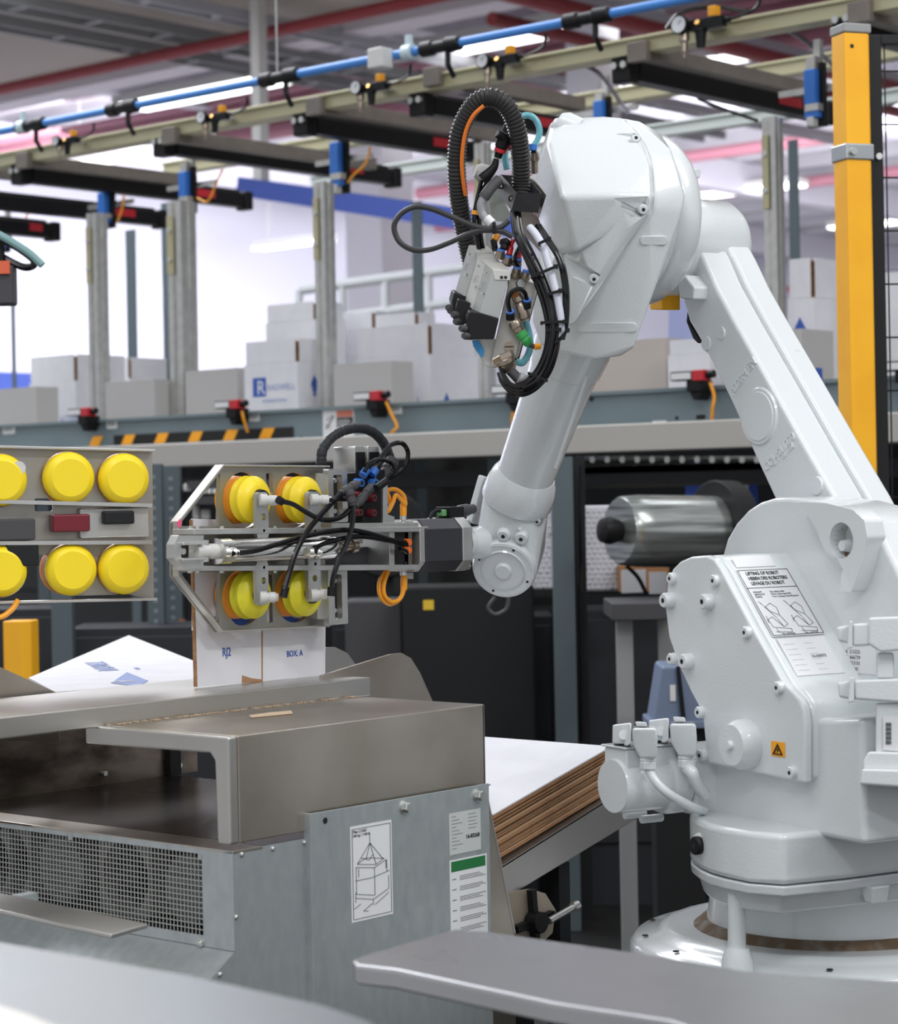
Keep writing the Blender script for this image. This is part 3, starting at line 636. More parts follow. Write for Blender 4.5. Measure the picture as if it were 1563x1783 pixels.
# cover panel proud of the hood
c0 = MF.y(540, 1417, -.012); c1 = MF.y(851, 1370, -.012)
obj('cover_panel', B().box(c0.x, c1.x, -.012, -.0095, .10, c0.z).box(c0.x, c0.x+.003, -.0095, .002, .10, c0.z), GALV, t, bev=.0008)
for a, c in ((706, 1406), (833, 1385)):
    q = MF.y(a, c, -.014); g = obj('bolt', B().cyl((q.x, -.012, q.z), (q.x, -.0145, q.z), .0105, 18), ZINC, t)
    obj('hex_head', B().ring((q.x, -.0145, q.z), (q.x, -.022, q.z), [(0, .008), (.8, .008), (1, .0068)], 6), ZINC, g)
q = MF.y(566, 1429, -.012); obj('empty_hole', B().cyl((q.x, -.0123, q.z), (q.x, -.011, q.z), .0048, 12), DARK, t)
s0, s1 = MF.y(851, 1385, .006), MF.y(893, 1625, .006)
obj('edge_bracket', B().poly([(c1.x, s0.z+.01), (c1.x+.012, s0.z), (s1.x, s1.z), (s1.x, .10), (c1.x, .10)], .004, .010), STEEL, t)
ed = obj('edge_strip', B().poly([(c1.x+.012, s0.z), (c1.x+.016, s0.z), (s1.x+.004, s1.z), (s1.x, s1.z)], .0035, .0105), STEEL2, t)
# stickers on the panel
yy = -.0123
def stick(px0, py0, px1, py1, m, name):
    a = MF.y(px0, py0, yy); c = MF.y(px1, py1, yy); return a.x, c.x, c.z, a.z
x0, x1, z0, z1 = stick(609, 1440, 684, 1592, 0, 0); z0 = MF.y(609, 1608, yy).z
w = x1-x0; h = z1-z0
lb = obj('lifting_label', B().box(x0, x1, yy-.0004, yy, z0, z1), LABEL, t, label='white lifting instruction label')
def seg(pts, r=.0004, y=yy-.0008):
    b = B()
    for (a, c, d_, e) in pts: b.bar((x0+a*w, y, z0+c*h), (x0+d_*w, y, z0+e*h), .0003, r*2, (0, 1, 0))
    return b
L_ = [(.04, .97, .96, .97), (.04, .03, .96, .03), (.04, .03, .04, .97), (.96, .03, .96, .97), (.46, .90, .46, .80), (.46, .80, .15, .60), (.46, .80, .60, .56), (.46, .80, .78, .60), (.46, .80, .36, .63), (.15, .60, .60, .56), (.60, .56, .80, .61), (.15, .60, .36, .65), (.36, .65, .80, .61),
      (.12, .57, .12, .29), (.12, .57, .56, .53), (.56, .53, .56, .24), (.12, .29, .56, .24), (.56, .53, .84, .59), (.84, .59, .84, .50), (.10, .43, .50, .43), (.50, .43, .93, .47), (.10, .31, .10, .25), (.10, .25, .52, .20), (.52, .20, .90, .28), (.90, .28, .90, .42), (.52, .20, .52, .14), (.10, .25, .10, .20), (.06, .14, .22, .18), (.28, .10, .50, .16), (.28, .10, .40, .09), (.56, .14, .90, .24), (.86, .59, .86, .46), (.18, .55, .18, .46), (.24, .66, .44, .62), (.44, .62, .52, .67)]
obj('drawing', seg(L_, .00045), INK, lb)
obj('lettering', B().text('Max LOAD', TM((x0+.06*w, yy-.0007, z1-.075*h), (1, 0, 0), (0, 0, 1)), .0062, .0002).text('500 kg / 1100 lb', TM((x0+.06*w, yy-.0007, z1-.115*h), (1, 0, 0), (0, 0, 1)), .0056, .0002), INK, lb)
x0, x1, z0, z1 = stick(781, 1417, 837, 1475, 0, 0); z0 = MF.y(781, 1490, yy).z; w = x1-x0; h = z1-z0
pl = obj('rating_plate', B().box(x0, x1, yy-.0004, yy, z0, z1), SILVERL, t, label='silver rating plate')
b = B()
for k in range(10): b.box(x0+.08*w, x0+(.22+.1*(k % 3))*w, yy-.0007, yy-.0003, z1-(.1+.085*k)*h, z1-(.085+.085*k)*h)
for k in range(5): b.box(x0+.6*w, x0+(.85+.05*(k % 2))*w, yy-.0007, yy-.0003, z1-(.1+.085*k)*h, z1-(.085+.085*k)*h)
obj('text_line', b, GREYINK, pl, kind='stuff')
obj('lettering', B().text('16-83268', TM((x0+.52*w, yy-.0007, z0+.33*h), (1, 0, 0), (0, 0, 1)), .0085, .0002, bold=.0002), INK, pl)
x0, x1, z0, z1 = stick(782, 1499, 849, 1612, 0, 0); z0 = MF.y(786, 1680, yy).z; w = x1-x0; h = z1-z0
nl = obj('notice_label', B().box(x0, x1, yy-.0004, yy, z0, z1), LABEL, t, label='white notice label with green header')
obj('green_header', B().box(x0+.04*w, x0+.96*w, yy-.0007, yy-.0003, z1-.115*h, z1-.015*h), GREEN, nl)
b = B()
for k in range(8):
    zz = z1-(.17+.1*k)*h; b.box(x0+.06*w, x0+.17*w, yy-.0007, yy-.0003, zz-.022*h, zz-.012*h)
    for j in range(3): b.box(x0+.26*w, x0+(.80+.08*((j+k) % 3))*w, yy-.0007, yy-.0003, zz-.017*h*j, zz-.017*h*j+.007*h)
obj('text_line', b, GREYINK, nl, kind='stuff')
# scrap of board on the hood
def zpt(f, px, py, z): p = f.z(px, py, z); return (p.x, p.y)
pts = [zpt(MF, a, c, zh+.0015) for a, c in ((434, 1246), (470, 1241), (507, 1238), (509, 1242), (470, 1246), (437, 1249))]
solo('board_scrap', B().poly(pts, zh+.0008, zh+.0022, 'z'), mat('pale_scrap', (.55, .42, .30), .8), MF, 'thin torn strip of cardboard lying on the steel hood', 'scrap')
b = B()
for k in range(150):
    px = random.uniform(205, 640); p = MF.z(px, 1262-(px-200)*.114+random.uniform(0, 4), zh+.001); s = random.uniform(.0006, .0022)
    b.box(p.x-s, p.x+s, yl-.004-random.uniform(0, .01)-s*.5, yl-.004, zh+.0004, zh+.001+s*.4)
solo('cardboard_dust', b, mat('dust', (.45, .34, .24), .9), MF, 'cardboard dust along the foot of the raised plate lip', 'dust', kind='stuff')
# ---------------------------------------------------------------- plates behind the hood
def yplate(name, pts, y, thk, m, s, cat, bev=.001, frm=MF, foot=True):
    P = frm.yy(pts, y); return solo(name, B().poly(P, y, y+thk), m, frm, s, cat, bev=bev)
yq = yf+.02
yplate('guide_plate', [(560, 1176), (681, 1139), (700, 1137), (716, 1146), (732, 1172), (754, 1222), (775, 1300), (560, 1300)], yl+.05, .006, STEEL, 'curved steel guide plate at the right end of the raised plate', 'plate')
yplate('guide_plate', [(555, 1170), (567, 1127), (585, 1127), (605, 1137), (622, 1160), (640, 1300), (555, 1300)], yq+.05, .006, STEEL2, 'smaller curved steel plate just right of the held carton', 'plate')
yplate('guide_plate', [(-60, 1135), (0, 1161), (104, 1208), (104, 1290), (-60, 1290)], yq+.01, .006, STEEL, 'steel side plate rising at the left edge behind the raised plate', 'plate')
# flat white carton with logo lying behind the plate
zz = zl-.014; pts = [zpt(MF, a, c, zz) for a, c in ((50, 1180), (224, 1106), (392, 1172), (345, 1184), (96, 1205))]
T = thing('flat_carton', 'flat white carton with blue logo lying behind the raised steel plate', 'carton', Fr((MF.M @ Vector((*pts[3], zz)))[:], R90))
o = Vector((*pts[3], 0)); loc = [(Vector((*p, 0))-o) for p in pts]
obj('sheet', B().poly([(p.x, p.y) for p in loc], -.004, 0, 'z'), CARTON, T)
obj('liner', B().poly([(p.x*1.004, p.y*1.004+.003) for p in loc], -.009, -.0045, 'z'), KRAFT, T)
def lp(px, py): p = MF.z(px, py, zz); return Vector((p.x-o.x, p.y-o.y, .0008))
xd = lp(150, 1150)-lp(220, 1180); yd = lp(250, 1176)-lp(215, 1196)
a, b_, c, d_ = lp(193, 1190), lp(221, 1171), lp(258, 1186), lp(240, 1196)
obj('logo_square', B().add([a, b_, c, d_], [(0, 1, 2, 3)]), PRINTL, T)
xd = (lp(150, 1142)-lp(215, 1178)).normalized()
obj('logo_letter', B().text('R', TM(lp(236, 1188)+Vector((0, 0, .0005)), xd, xd.cross(Vector((0, 0, -1)))), .06, .0002), LABEL, T)
obj('lettering', B().text('RADWELL', TM(lp(208, 1168), xd, xd.cross(Vector((0, 0, -1)))), .055, .0002).text('www', TM(lp(246, 1166), xd, xd.cross(Vector((0, 0, -1)))), .02, .0002), PRINTL, T)
sp = loc[1]*.6+loc[2]*.25+loc[0]*.15; obj('support', B().box(sp.x-.03, sp.x+.03, sp.y-.03, sp.y+.03, -zz, -.009), DARK, T)
# yellow guard post at left
q = MF.d(36, 1080, 6.2); F2 = Fr((MF.M @ Vector((q.x, q.y, 0)))[:], math.radians(30)); w = .076; h = q.z
T = thing('guard_post', 'short amber guard post behind the left steel side plate', 'post', F2)
obj('tube', B().poly([(-w*.5, -w*.5), (w*.25, -w*.5), (w*.5, -w*.25), (w*.5, w*.5), (-w*.5, w*.5)], .01, h, 'z'), AMBER, T, bev=.004)
obj('foot', B().box(-w, w, -w, w, 0, .01), DARK, T)
# plate in front of the mesh
zz = CAMZ-.548
pts = [zpt(MF, a, c, zz) for a, c in ((-60, 1541), (0, 1554), (258, 1608), (193, 1627), (0, 1584), (-60, 1571))]
T = thing('shelf_plate', 'bright steel shelf plate in front of the wire mesh at lower left', 'plate', Fr((MF.M @ Vector((*pts[2], zz)))[:], R90)); o = Vector(pts[2])
P = [(p[0]-o.x, p[1]-o.y) for p in pts]
obj('top', B().poly(P, -.006, 0, 'z'), STEEL2, T, bev=.002)
obj('bracket', B().box(P[1][0]+.02, P[1][0]+.05, P[1][1]-.02, P[1][1]-.0, -.03, -.006), GALV, T)
# ---------------------------------------------------------------- near tables, out of focus
def ztable(name, pts, z, thk, s, cat, m, legs=()):
    P = [at(a, c, (CAMZ-z)/(-ray(a, c).z)) for a, c in pts]; o = P[0]
    T = thing(name, s, cat, Fr((o.x, o.y, 0), 0)); Q = [(p.x-o.x, p.y-o.y) for p in P]
    obj('top', B().poly(Q, z-thk, z, 'z'), m, T, bev=.005, seg=3)
    for (a, c) in legs:
        p = at(a, c, (CAMZ-z)/(-ray(a, c).z)); obj('leg', B().box(p.x-o.x-.02, p.x-o.x+.02, p.y-o.y-.02, p.y-o.y+.02, 0, z-thk), STEEL, T)
    return T
SHINY = mat('polished_stainless', (.52, .53, .54), .26, .95, noise=(3, (.42, .42, .43), .3, .7, (1, 1, 1)))
ztable('steel_table', [(611, 1672), (640, 1660), (790, 1617), (850, 1621), (1104, 1657), (1302, 1690), (1700, 1716), (1700, 1960), (1164, 1777), (960, 1746), (687, 1688), (618, 1680)], CAMZ-.48, .021, 'polished steel table top in the near right foreground', 'table', SHINY, ((1040, 1700), (1500, 1790)))
ztable('steel_tray', [(-120, 1618), (330, 1697), (560, 1748), (640, 1775), (760, 1840), (760, 2150), (-120, 2150)], CAMZ-.40, .006, 'blurred bright steel tray filling the lower left corner', 'tray', mat('tray_steel', (.36, .38, .40), .3, .95, noise=(3, (.28, .30, .32), .3, .7, (1, 1, 1))), ((300, 1900), (-60, 1900)))
ztable('steel_bar', [(-120, 1722), (0, 1746), (60, 1764), (120, 1790), (60, 1840), (-120, 1840)], CAMZ-.379, .02, 'rounded steel bar at the bottom left corner', 'bar', STEEL2)
# ---------------------------------------------------------------- stack of folded cartons on a sloping rail
k0 = MF.d(858, 1418, 3.72); yk = k0.y
tl, tr_, bl, br = [MF.y(a, c, yk) for a, c in ((856, 1419), (1062, 1300), (872, 1503), (1066, 1384))]
up2 = (tl-bl); N = 11; wid = .46
for k in range(N):
    f0, f1 = k/N, (k+.72)/N
    A, Bq, Cq, D = (bl+(tl-bl)*f0, br+(tr_-br)*f0, br+(tr_-br)*f1, bl+(tl-bl)*f1)
    jx = random.uniform(-.006, .006); dy = random.uniform(0, .012)
    o = A.copy(); f2 = Fr((MF.M @ o)[:], R90)
    P = [(p.x-o.x+jx, p.z-o.z) for p in (A, Bq, Cq, D)]
    top = k == N-1
    T = thing('folded_carton', 'white topmost folded carton with blue print on the sloping stack' if top else 'brown-edged folded carton, %s from the top of the sloping stack' % ORD[N-1-k], 'carton', f2, None if top else 'folded cartons in the sloping stack')
    hgt = (D-A).length
    if top:
        obj('board', B().poly(P, dy, wid), KRAFT, T)
        P2 = [(P[3][0], P[3][1]+.0002), (P[2][0], P[2][1]+.0002), (P[2][0], P[2][1]+.0026), (P[3][0], P[3][1]+.0026)]
        obj('white_face', B().poly(P2, dy-.001, wid), CARTON, T)
        s_ = Vector((P[2][0]-P[3][0], 0, P[2][1]-P[3][1])).normalized()
        M_ = lambda u_, v_: TM(Vector((P[3][0], v_, P[3][1]+.0034))+s_*u_, (0, 1, 0), -s_)
        obj('lettering', B().text('RADWELL', M_(.12, .10), .05, .0002, sx=.8), PRINT, T)
    else:
        P1 = [P[0], P[1], ((P[1][0]+P[2][0])/2, (P[1][1]*.62+P[2][1]*.38)), ((P[0][0]+P[3][0])/2, (P[0][1]*.62+P[3][1]*.38))]
        P3 = [((P[1][0]+P[2][0])/2, (P[1][1]*.5+P[2][1]*.5)), P[2], P[3], ((P[0][0]+P[3][0])/2, (P[0][1]*.5+P[3][1]*.5))]
        obj('board', B().poly(P1, dy, wid), KRAFT, T)
        obj('board', B().poly([P3[3], P3[0], P3[1], P3[2]], dy+.003, wid), mat('pale_kraft', (.50, .33, .20), .85), T)
r0, r1, r2, r3 = [MF.y(a, c, yk-.012) for a, c in ((866, 1512), (1075, 1380), (1112, 1424), (886, 1561))]
o = r3.copy(); T = thing('magazine_rail', 'sloping brushed steel rail carrying the stack of folded cartons', 'rail', Fr((MF.M @ o)[:], R90))
P = [(p.x-o.x, p.z-o.z) for p in (r0, r1, r2, r3)]
obj('side', B().poly(P, 0, .004), STEEL2, T, bev=.0015)
obj('shelf', B().poly([P[0], P[1], (P[1][0], P[1][1]-.004), (P[0][0], P[0][1]-.004)], 0, .48), STEEL2, T)
obj('strut', B().box(.16, .19, .02, .05, -o.z, .03), DARK, T)
# clamp with star knob under the rail
q = MF.d(905, 1600, 3.75); T = thing('clamp_knob', 'beige bracket with black star knob and steel lever under the rail', 'clamp', Fr((MF.M @ q)[:], R90))
PK = lambda a, c, y=0: (lambda p: (p.x, p.z))(T_fr.y(a, c, y))
T_fr = Fr((MF.M @ q)[:], R90)
obj('plate', B().poly([PK(*p) for p in ((884, 1552), (925, 1548), (950, 1556), (968, 1585), (962, 1625), (935, 1650), (886, 1650))], 0, .006), mat('beige_paint', (.42, .36, .28), .5), T, bev=.001)
kx, kz = PK(936, 1606, -.02)
obj('knob', B().cyl((kx, -.004, kz), (kx, -.03, kz), .018, 20), BLACK, T, bev=.002)
for w in (0, 1, 2, 3): obj('knob_arm', B().bar((kx, -.012, kz), (kx+math.cos(w*PI/2+.1)*.05, -.012, kz+math.sin(w*PI/2+.1)*.055), .012, .012), BLACK, T)
lx, lz = PK(1004, 1577, -.03); obj('lever', B().cyl((kx+.02, -.028, kz), (lx, -.028, lz), .006, 12).cyl((lx-.008, -.028, lz-.002), (lx+.004, -.028, lz), .009, 12), ZINC, T)
obj('stand', B().box(-.02, .04, .006, .04, -q.z, .0), DARK, T)
# ================================================================ HELD CARTON
q = MF.y(455, 1187, yc); CF = Fr((MF.M @ q)[:], R90)
T = thing('held_carton', 'white carton blank marked RJ2 and BOX: A standing under the suction gripper', 'carton', CF)
def cp(px, py, y=0): p = CF.y(px, py, y); return (p.x, p.z)
A1 = [cp(334, 903), cp(455, 908), cp(455, 1187), cp(342, 1196)]
A2 = [cp(457.5, 908), cp(568, 912), cp(566, 1176), cp(457.5, 1186)]
obj('left_panel', B().poly(A1, 0, .003), CARTON, T)
obj('right_panel', B().poly(A2, 0, .003), CARTON, T)
obj('rear_sheet', B().poly([cp(338, 903), cp(568, 912), cp(568, 1098), cp(338, 1098)], .0032, .006), CARTON, T)
obj('kraft_edge', B().poly([cp(333, 905), cp(335.2, 905), cp(343.4, 1196), cp(340.8, 1196)], -.0006, .005), KRAFT, T)
obj('kraft_edge', B().poly([cp(455.2, 1098), cp(457.3, 1098), cp(457.3, 1186), cp(455.2, 1187)], .0, .006), KRAFT, T)
obj('torn_corner', B().poly([cp(421, 1176), cp(437, 1181), cp(455, 1183), cp(455, 1187), cp(421, 1189)], -.0012, -.0001), KRAFT, T)
def ctext(s, px, py, hpx, name='lettering', m=PRINT, sx=.95, bold=.0002):
    a = CF.y(px, py, -.0006); sz = (CF.y(px, py-hpx, 0).z-a.z)/.70
    obj(name, B().text(s, TM(a, (1, 0, 0), (0, 0, 1)), sz, .0002, sx=sx, bold=bold), m, T)
ctext('RJ2', 387, 1143, 15, sx=.72); ctext('BOX: A', 499, 1144, 10.5, sx=.82)
ctext('www', 372, 1078, 4); ctext('2020', 372, 1086, 4)
for px in (430, 520):
    a = CF.y(px, 1040, 0); obj('ring_print', B().curve([circ(a.x, a.z, .050, 40), circ(a.x, a.z, .036, 40)], -.0008, -.0001), PRINT, T)
a = CF.y(372, 1074, 0); c = CF.y(382, 1074, 0); obj('print_line', B().box(a.x, c.x, -.0008, -.0001, a.z, a.z+.0006), PRINT, T)
# ================================================================ SUCTION GRIPPER
GO = MF.M @ MF.y(440, 955, yc-.030); GF = Fr(GO[:], R90)
G = thing('suction_gripper', 'steel suction gripper with four yellow cups holding the white carton', 'gripper', GF)
def g(px, py, y=0): p = GF.y(px, py, y); return (p.x, p.z)
def gl(pts, y=0): return [g(a, c, y) for a, c in pts]
def gv(px, py, y=0): return GF.y(px, py, y)
PLM = mat('gripper_plate', (.42, .40, .36), .36, .85, noise=(9, (.35, .33, .29), .3, .7, (1, 1, 1)))
def ell(px, py, r, n=32): c = gv(px, py); return circ(c.x, c.z, r, n)
RH = .0455
loops = [gl([(380, 809), (566, 812), (566, 1091), (379, 1101), (301, 1004), (301, 910)])]
loops += [gl([(383, 824), (381, 916), (316, 916), (317, 908)]), gl([(383, 996), (381, 1086), (316, 1000), (317, 997)])]
for p in ((424, 871), (513, 871), (423, 1040), (513, 1036)): loops.append(ell(p[0], p[1], RH))
for (a, c, d_, e) in ((463, 824, 475, 860), (463, 1000, 475, 1084)):
    x0, z1 = g(a, c); x1, z0 = g(d_, e); loops.append(rrect(x0, x1, z0, z1, .003))
obj('face_plate', B().curve(loops, 0, .008), PLM, G)
rim = B()
def strip(b, p, q_, thk=.004, y0=-.012, y1=.0):
    (x0, z0), (x1, z1) = p, q_; d = Vector((x1-x0, z1-z0)).normalized(); n = Vector((-d.y, d.x))*thk
    b.poly([(x0, z0), (x1, z1), (x1+n.x, z1+n.y), (x0+n.x, z0+n.y)], y0, y1)
for p, q_ in (((566, 811), (380, 809)), ((380, 809), (301, 908)), ((301, 908), (301, 1004)), ((301, 1004), (379, 1101)), ((379, 1101), (566, 1091))): strip(rim, g(*p), g(*q_), .003, -.012, .006)
obj('folded_rim', rim, mat('rim_steel', (.55, .54, .51), .38, .8), G, bev=.0008)
obj('pink_mark', B().poly(gl([(299, 909), (304, 903), (306, 915), (300, 919)]), -.0135, -.0122), mat('pink_paint', (.8, .08, .2), .6), G)
# horizontal bars
for (p0, p1, p2, p3) in (((311, 921), (720, 917), (720, 926), (311, 931)), ((311, 985), (700, 983), (700, 992), (311, 994))):
    obj('bar', B().poly(gl([p0, p1, p2, p3], -.02), -.055, -.005), ALU, G, bev=.001)
for px in (331, 343, 386, 478):
    for py in (920, 995): v = gv(px, py, -.03); obj('bolt', B().cyl((v.x, v.y, v.z-.0025), (v.x, v.y, v.z+.0035), .004, 8), ZINC, G)
# end block with slot, octagonal nose
obj('end_block', B().curve([gl([(301, 948), (309, 932), (352, 932), (352, 990), (316, 990), (301, 972)], -.055), gl([(313, 948), (340, 948), (340, 973), (313, 973)], -.055)], -.058, -.040), ALU, G, bev=.001)
for py in (958, 962): pass
for p in ((316, 960), (336, 960)): v = gv(p[0], p[1], -.045); obj('bolt', B().cyl((v.x, -.05, v.z), (v.x, -.041, v.z), .005, 10), ZINC, G)
for z_ in (947, 974):
    a, c = gv(313, z_, -.060), gv(352, z_, -.060); obj('clevis_arm', B().box(a.x, c.x, -.068, -.040, a.z-.0022, a.z+.0022), CHROME, G, bev=.001)
a, c = gv(340, 960, -.055), gv(378, 960, -.055)
obj('rod_eye', B().ring((a.x, -.055, a.z), (c.x, -.055, c.z), [(0, .009), (.1, .0105), (.6, .0105), (.62, .012), (1, .012)], 20), WHITEP, G)
for z_, dz in ((946, .003), (975, -.003)): v = gv(357, z_, -.055); obj('clip', B().cyl((v.x, -.055, v.z-.003), (v.x, -.055, v.z+.005), .006, 8), ZINC, G)
# pneumatic cylinder
a, c = gv(376, 960, -.055), gv(574, 952, -.055); r = .021
cy = obj('cylinder', B().ring((a.x, a.y, a.z), (c.x, c.y, c.z), [(0, r*.7), (.0, r*.98), (.09, r), (.10, r*.9), (.85, r*.9), (.87, r), (1, r*.98)], 28), CHROME, G)
obj('rod', B().ring((c.x, c.y, c.z), (c.x+.06, c.y, c.z), [(0, .012), (.3, .012), (.32, .008), (.8, .008), (.82, .012), (1, .012)], 14), BRASS, G)
for (px, py, s) in ((400, 962, 1), (545, 962, 1)):
    v = gv(px, py, -.075); obj('port', B().ring((v.x-.012, v.y, v.z), (v.x+.010, v.y-.008, v.z-.001), [(0, .010), (.3, .010), (.32, .007), (.5, .007), (.55, .009), (.8, .009), (.82, .006), (1, .006)], 12), ZINC, G)
# cup arms, cups, fittings
def arm(x0, z0, x1, z1, y, holes):
    a = gv(x0, z0, y); c = gv(x1, z1, y); lp_ = [rrect(a.x, c.x, c.z, a.z, .007)]
    for (px, py, r_) in holes: v = gv(px, py, y); lp_.append(circ(v.x, v.z, r_, 16))
    return obj('cup_arm', B().curve(lp_, y, y+.008), ALU, G, bev=.0008)
yA = -.054
arm(446, 857, 468, 938, yA, ((459, 900, .0055), (459, 924, .003)))
arm(446, 977, 468, 1053, yA, ((459, 988, .003), (459, 1011, .0055)))
arm(535, 856, 559, 945, yA, ((548, 905, .0055), (548, 925, .003)))
arm(536, 956, 559, 1047, yA, ((549, 982, .003), (548, 1007, .0055)))
for px, py in ((459, 924), (459, 988), (548, 925), (549, 982)): v = gv(px, py, yA); obj('screw', B().cyl((v.x, yA-.001, v.z), (v.x, yA+.006, v.z), .0026, 8), DARK, G)
def cup(px, py, low):
    v = gv(px, py, .0); x, z = v.x, v.z; yl_ = mat('y', (0, 0, 0)) if 0 else (YEL2 if low else YEL)
    T = obj('suction_cup', B().ring((x, .027, z), (x, -.002, z), [(0, .0385), (.15, .039), (.6, .038), (.9, .032), (1, .030)], 36), ORG, G)
    obj('bellows', B().ring((x, .002, z), (x, -.038, z), [(0, .030), (.08, .035), (.25, .0385), (.4, .0355), (.44, .0345), (.5, .0375), (.66, .0375), (.86, .030), (.97, .023), (1, .015)], 36), yl_, T)
    obj('collar', B().ring((x, -.036, z), (x, yA+.009, z), [(0, .017), (1, .015)], 18), BLACK, T)
for p in ((424, 870, 0), (514, 870, 0), (424, 1036, 1), (514, 1033, 1)): cup(*p)
def fitting(px0, py0, px1, py1):
    a = gv(px0, py0, yA-.012); c = gv(px1, py1, yA-.030)
    obj('hose_fitting', B().ring(a, c, [(0, .0085), (.02, .0095), (.35, .0095), (.36, .0075), (.5, .0075), (.52, .0085), (.85, .0085), (.87, .0065), (1, .0065)], 14), WHITEP, G)
fitting(452, 870, 486, 872); fitting(452, 1040, 484, 1040); fitting(541, 870, 576, 871); fitting(541, 1036, 573, 1034)
# slotted brackets at right
for (x0, y0, x1, y1, hx0, hy0, hx1, hy1) in ((568, 817, 603, 909, 577, 827, 594, 905), (568, 992, 603, 1086, 579, 1000, 593, 1077)):
    a = g(x0, y0, -.03); c = g(x1, y1, -.03); e = g(hx0, hy0, -.03); f_ = g(hx1, hy1, -.03)
    obj('slot_bracket', B().curve([rrect(a[0], c[0], c[1], a[1], .003), rrect(e[0], f_[0], f_[1], e[1], .003)], -.034, -.022), ALU, G, bev=.001)
obj('side_strip', B().poly(gl([(551, 824), (566, 824), (566, 916), (551, 916)], -.02), -.022, -.018), ALU, G)
obj('side_strip', B().poly(gl([(551, 992), (566, 992), (566, 1078), (551, 1078)], -.02), -.022, -.018), ALU, G)
for px, py in ((581, 837), (581, 890), (581, 1011), (581, 1063)): v = gv(px, py, -.02); obj('bolt', B().ring((v.x, -.005, v.z), (v.x, -.024, v.z), [(0, .006), (.5, .006), (.52, .0042), (1, .0038)], 10), ZINC, G)
obj('spacer_block', B().poly(gl([(566, 815), (580, 815), (580, 1090), (566, 1090)]), .0, .012), DKGREY, G)
# valve manifold
M0 = gl([(612, 818), (652, 818), (652, 911), (612, 911)], -.02)
obj('valve_block', B().poly(M0, -.045, .03), BLACK, G, bev=.002)
for x0, x1 in ((609, 628), (632, 653)):
    a = g(x0, 777, -.02); c = g(x1, 820, -.02)
    h_ = obj('valve_head', B().poly(rrect(a[0], c[0], c[1]-.005, a[1], .005), -.03, .02), ALU, G, bev=.001)
    obj('black_face', B().poly(rrect(a[0]+.004, c[0]-.001, c[1]-.005, a[1]-.010, .001), -.032, -.0301), BLACK, h_)
obj('side_bracket', B().poly(gl([(652, 843), (660, 843), (660, 896), (672, 900), (672, 911), (652, 911)], -.03), -.05, .03), ALU, G, bev=.001)
for px, py, m in ((646, 867, DRED), (622, 892, DRED), (646, 893, DRED), (622, 862, DRED), (624, 841, BLUE), (649, 841, BLUE)):
    v = gv(px, py, -.05); k = .0075 if m is BLUE else .0065
    p_ = obj('push_fitting', B().ring((v.x, -.044, v.z), (v.x, -.058, v.z), [(0, k*1.1), (.6, k), (1, k*.9)], 14), m, G); obj('bore', B().cyl((v.x, -.0585, v.z), (v.x, -.0575, v.z), k*.5, 10), INK, p_)
for px, py in ((635, 824), (651, 823)): v = gv(px, py, -.05); obj('push_fitting', B().cyl((v.x-.006, -.05, v.z-.004), (v.x+.004, -.05, v.z+.005), .0075, 12), BLUE, G)
def gt(pts, y0=-.07, y1=None, n=None):
    y1 = y0 if y1 is None else y1; N_ = len(pts); return [GF.y(a, c, y0+(y1-y0)*i/(N_-1)) for i, (a, c) in enumerate(pts)]
def fit2(p0, p1, y=-.07, r=.008): 
    a, c = GF.y(*p0, y), GF.y(*p1, y-.004); obj('tube_connector', B().ring(a, c, [(0, r*.8), (.15, r), (.35, r), (.38, r*.8), (.48, r*.8), (.5, r), (.8, r), (.85, r*.75), (1, r*.7)], 12), DKGREY, G)
fit2((622, 842), (592, 860)); fit2((648, 846), (618, 882)); fit2((608, 852), (614, 880), -.085)
# hoses: top ribbed loop, small hoses
H = [((559, 810), (562, 782), (582, 758), (612, 746), (640, 748), (662, 764), (676, 790), (680, 815), (668, 838), (656, 850))]
def ribbed(b, P, r, n=10):
    return b
hp = [GF.y(a, c, .02) for a, c in H[0]]
obj('spiral_hose', B().tube(hp, .0088, 12, 14, rf=lambda i, n: .0088 if i % 7 else .0078), mat('spiral_wrap', (.03, .032, .036), .4), G)
for name, pts, r, y0, y1 in (
    ('hose', [(487, 872), (510, 878), (535, 893), (562, 905), (590, 902), (608, 888), (616, 875)], .0042, -.09, -.08),
    ('hose', [(594, 859), (575, 878), (555, 900), (535, 925), (515, 962), (503, 1000), (495, 1028)], .0045, -.08, -.10),
    ('hose', [(614, 878), (614, 905), (606, 940), (590, 975), (580, 1005), (577, 1030)], .0042, -.085, -.095),
    ('hose', [(576, 871), (590, 869), (602, 869)], .004, -.09, -.07),
    ('hose', [(404, 964), (440, 960), (475, 950), (515, 938), (560, 928), (600, 923), (640, 928), (680, 940), (706, 945)], .0042, -.085, -.07),
    ('hose', [(548, 962), (556, 950), (580, 942), (610, 935), (640, 935), (680, 942), (708, 948)], .004, -.085, -.068),
    ('hose', [(650, 840), (652, 815), (664, 795), (680, 775), (700, 772), (710, 788), (705, 812), (690, 826), (672, 835)], .0042, -.05, -.02),
    ('hose', [(634, 822), (645, 805), (662, 800), (680, 806), (684, 822), (670, 838), (652, 856)], .0038, -.055, -.03),
    ('hose', [(696, 955), (704, 958), (708, 962)], .004, -.068, -.064)):
    obj(name, B().tube(gt(pts, y0, y1), r, 8, 8), RUB, G)
for p0, p1 in (((497, 1022), (493, 1040)), ((577, 1022), (576, 1038)), ((672, 838), (655, 850)), ((484, 870), (491, 874))):
    a, c = GF.y(*p0, -.098), GF.y(*p1, -.098); obj('elbow_fitting', B().cyl(a, c, .0065, 12), BLACK, G)
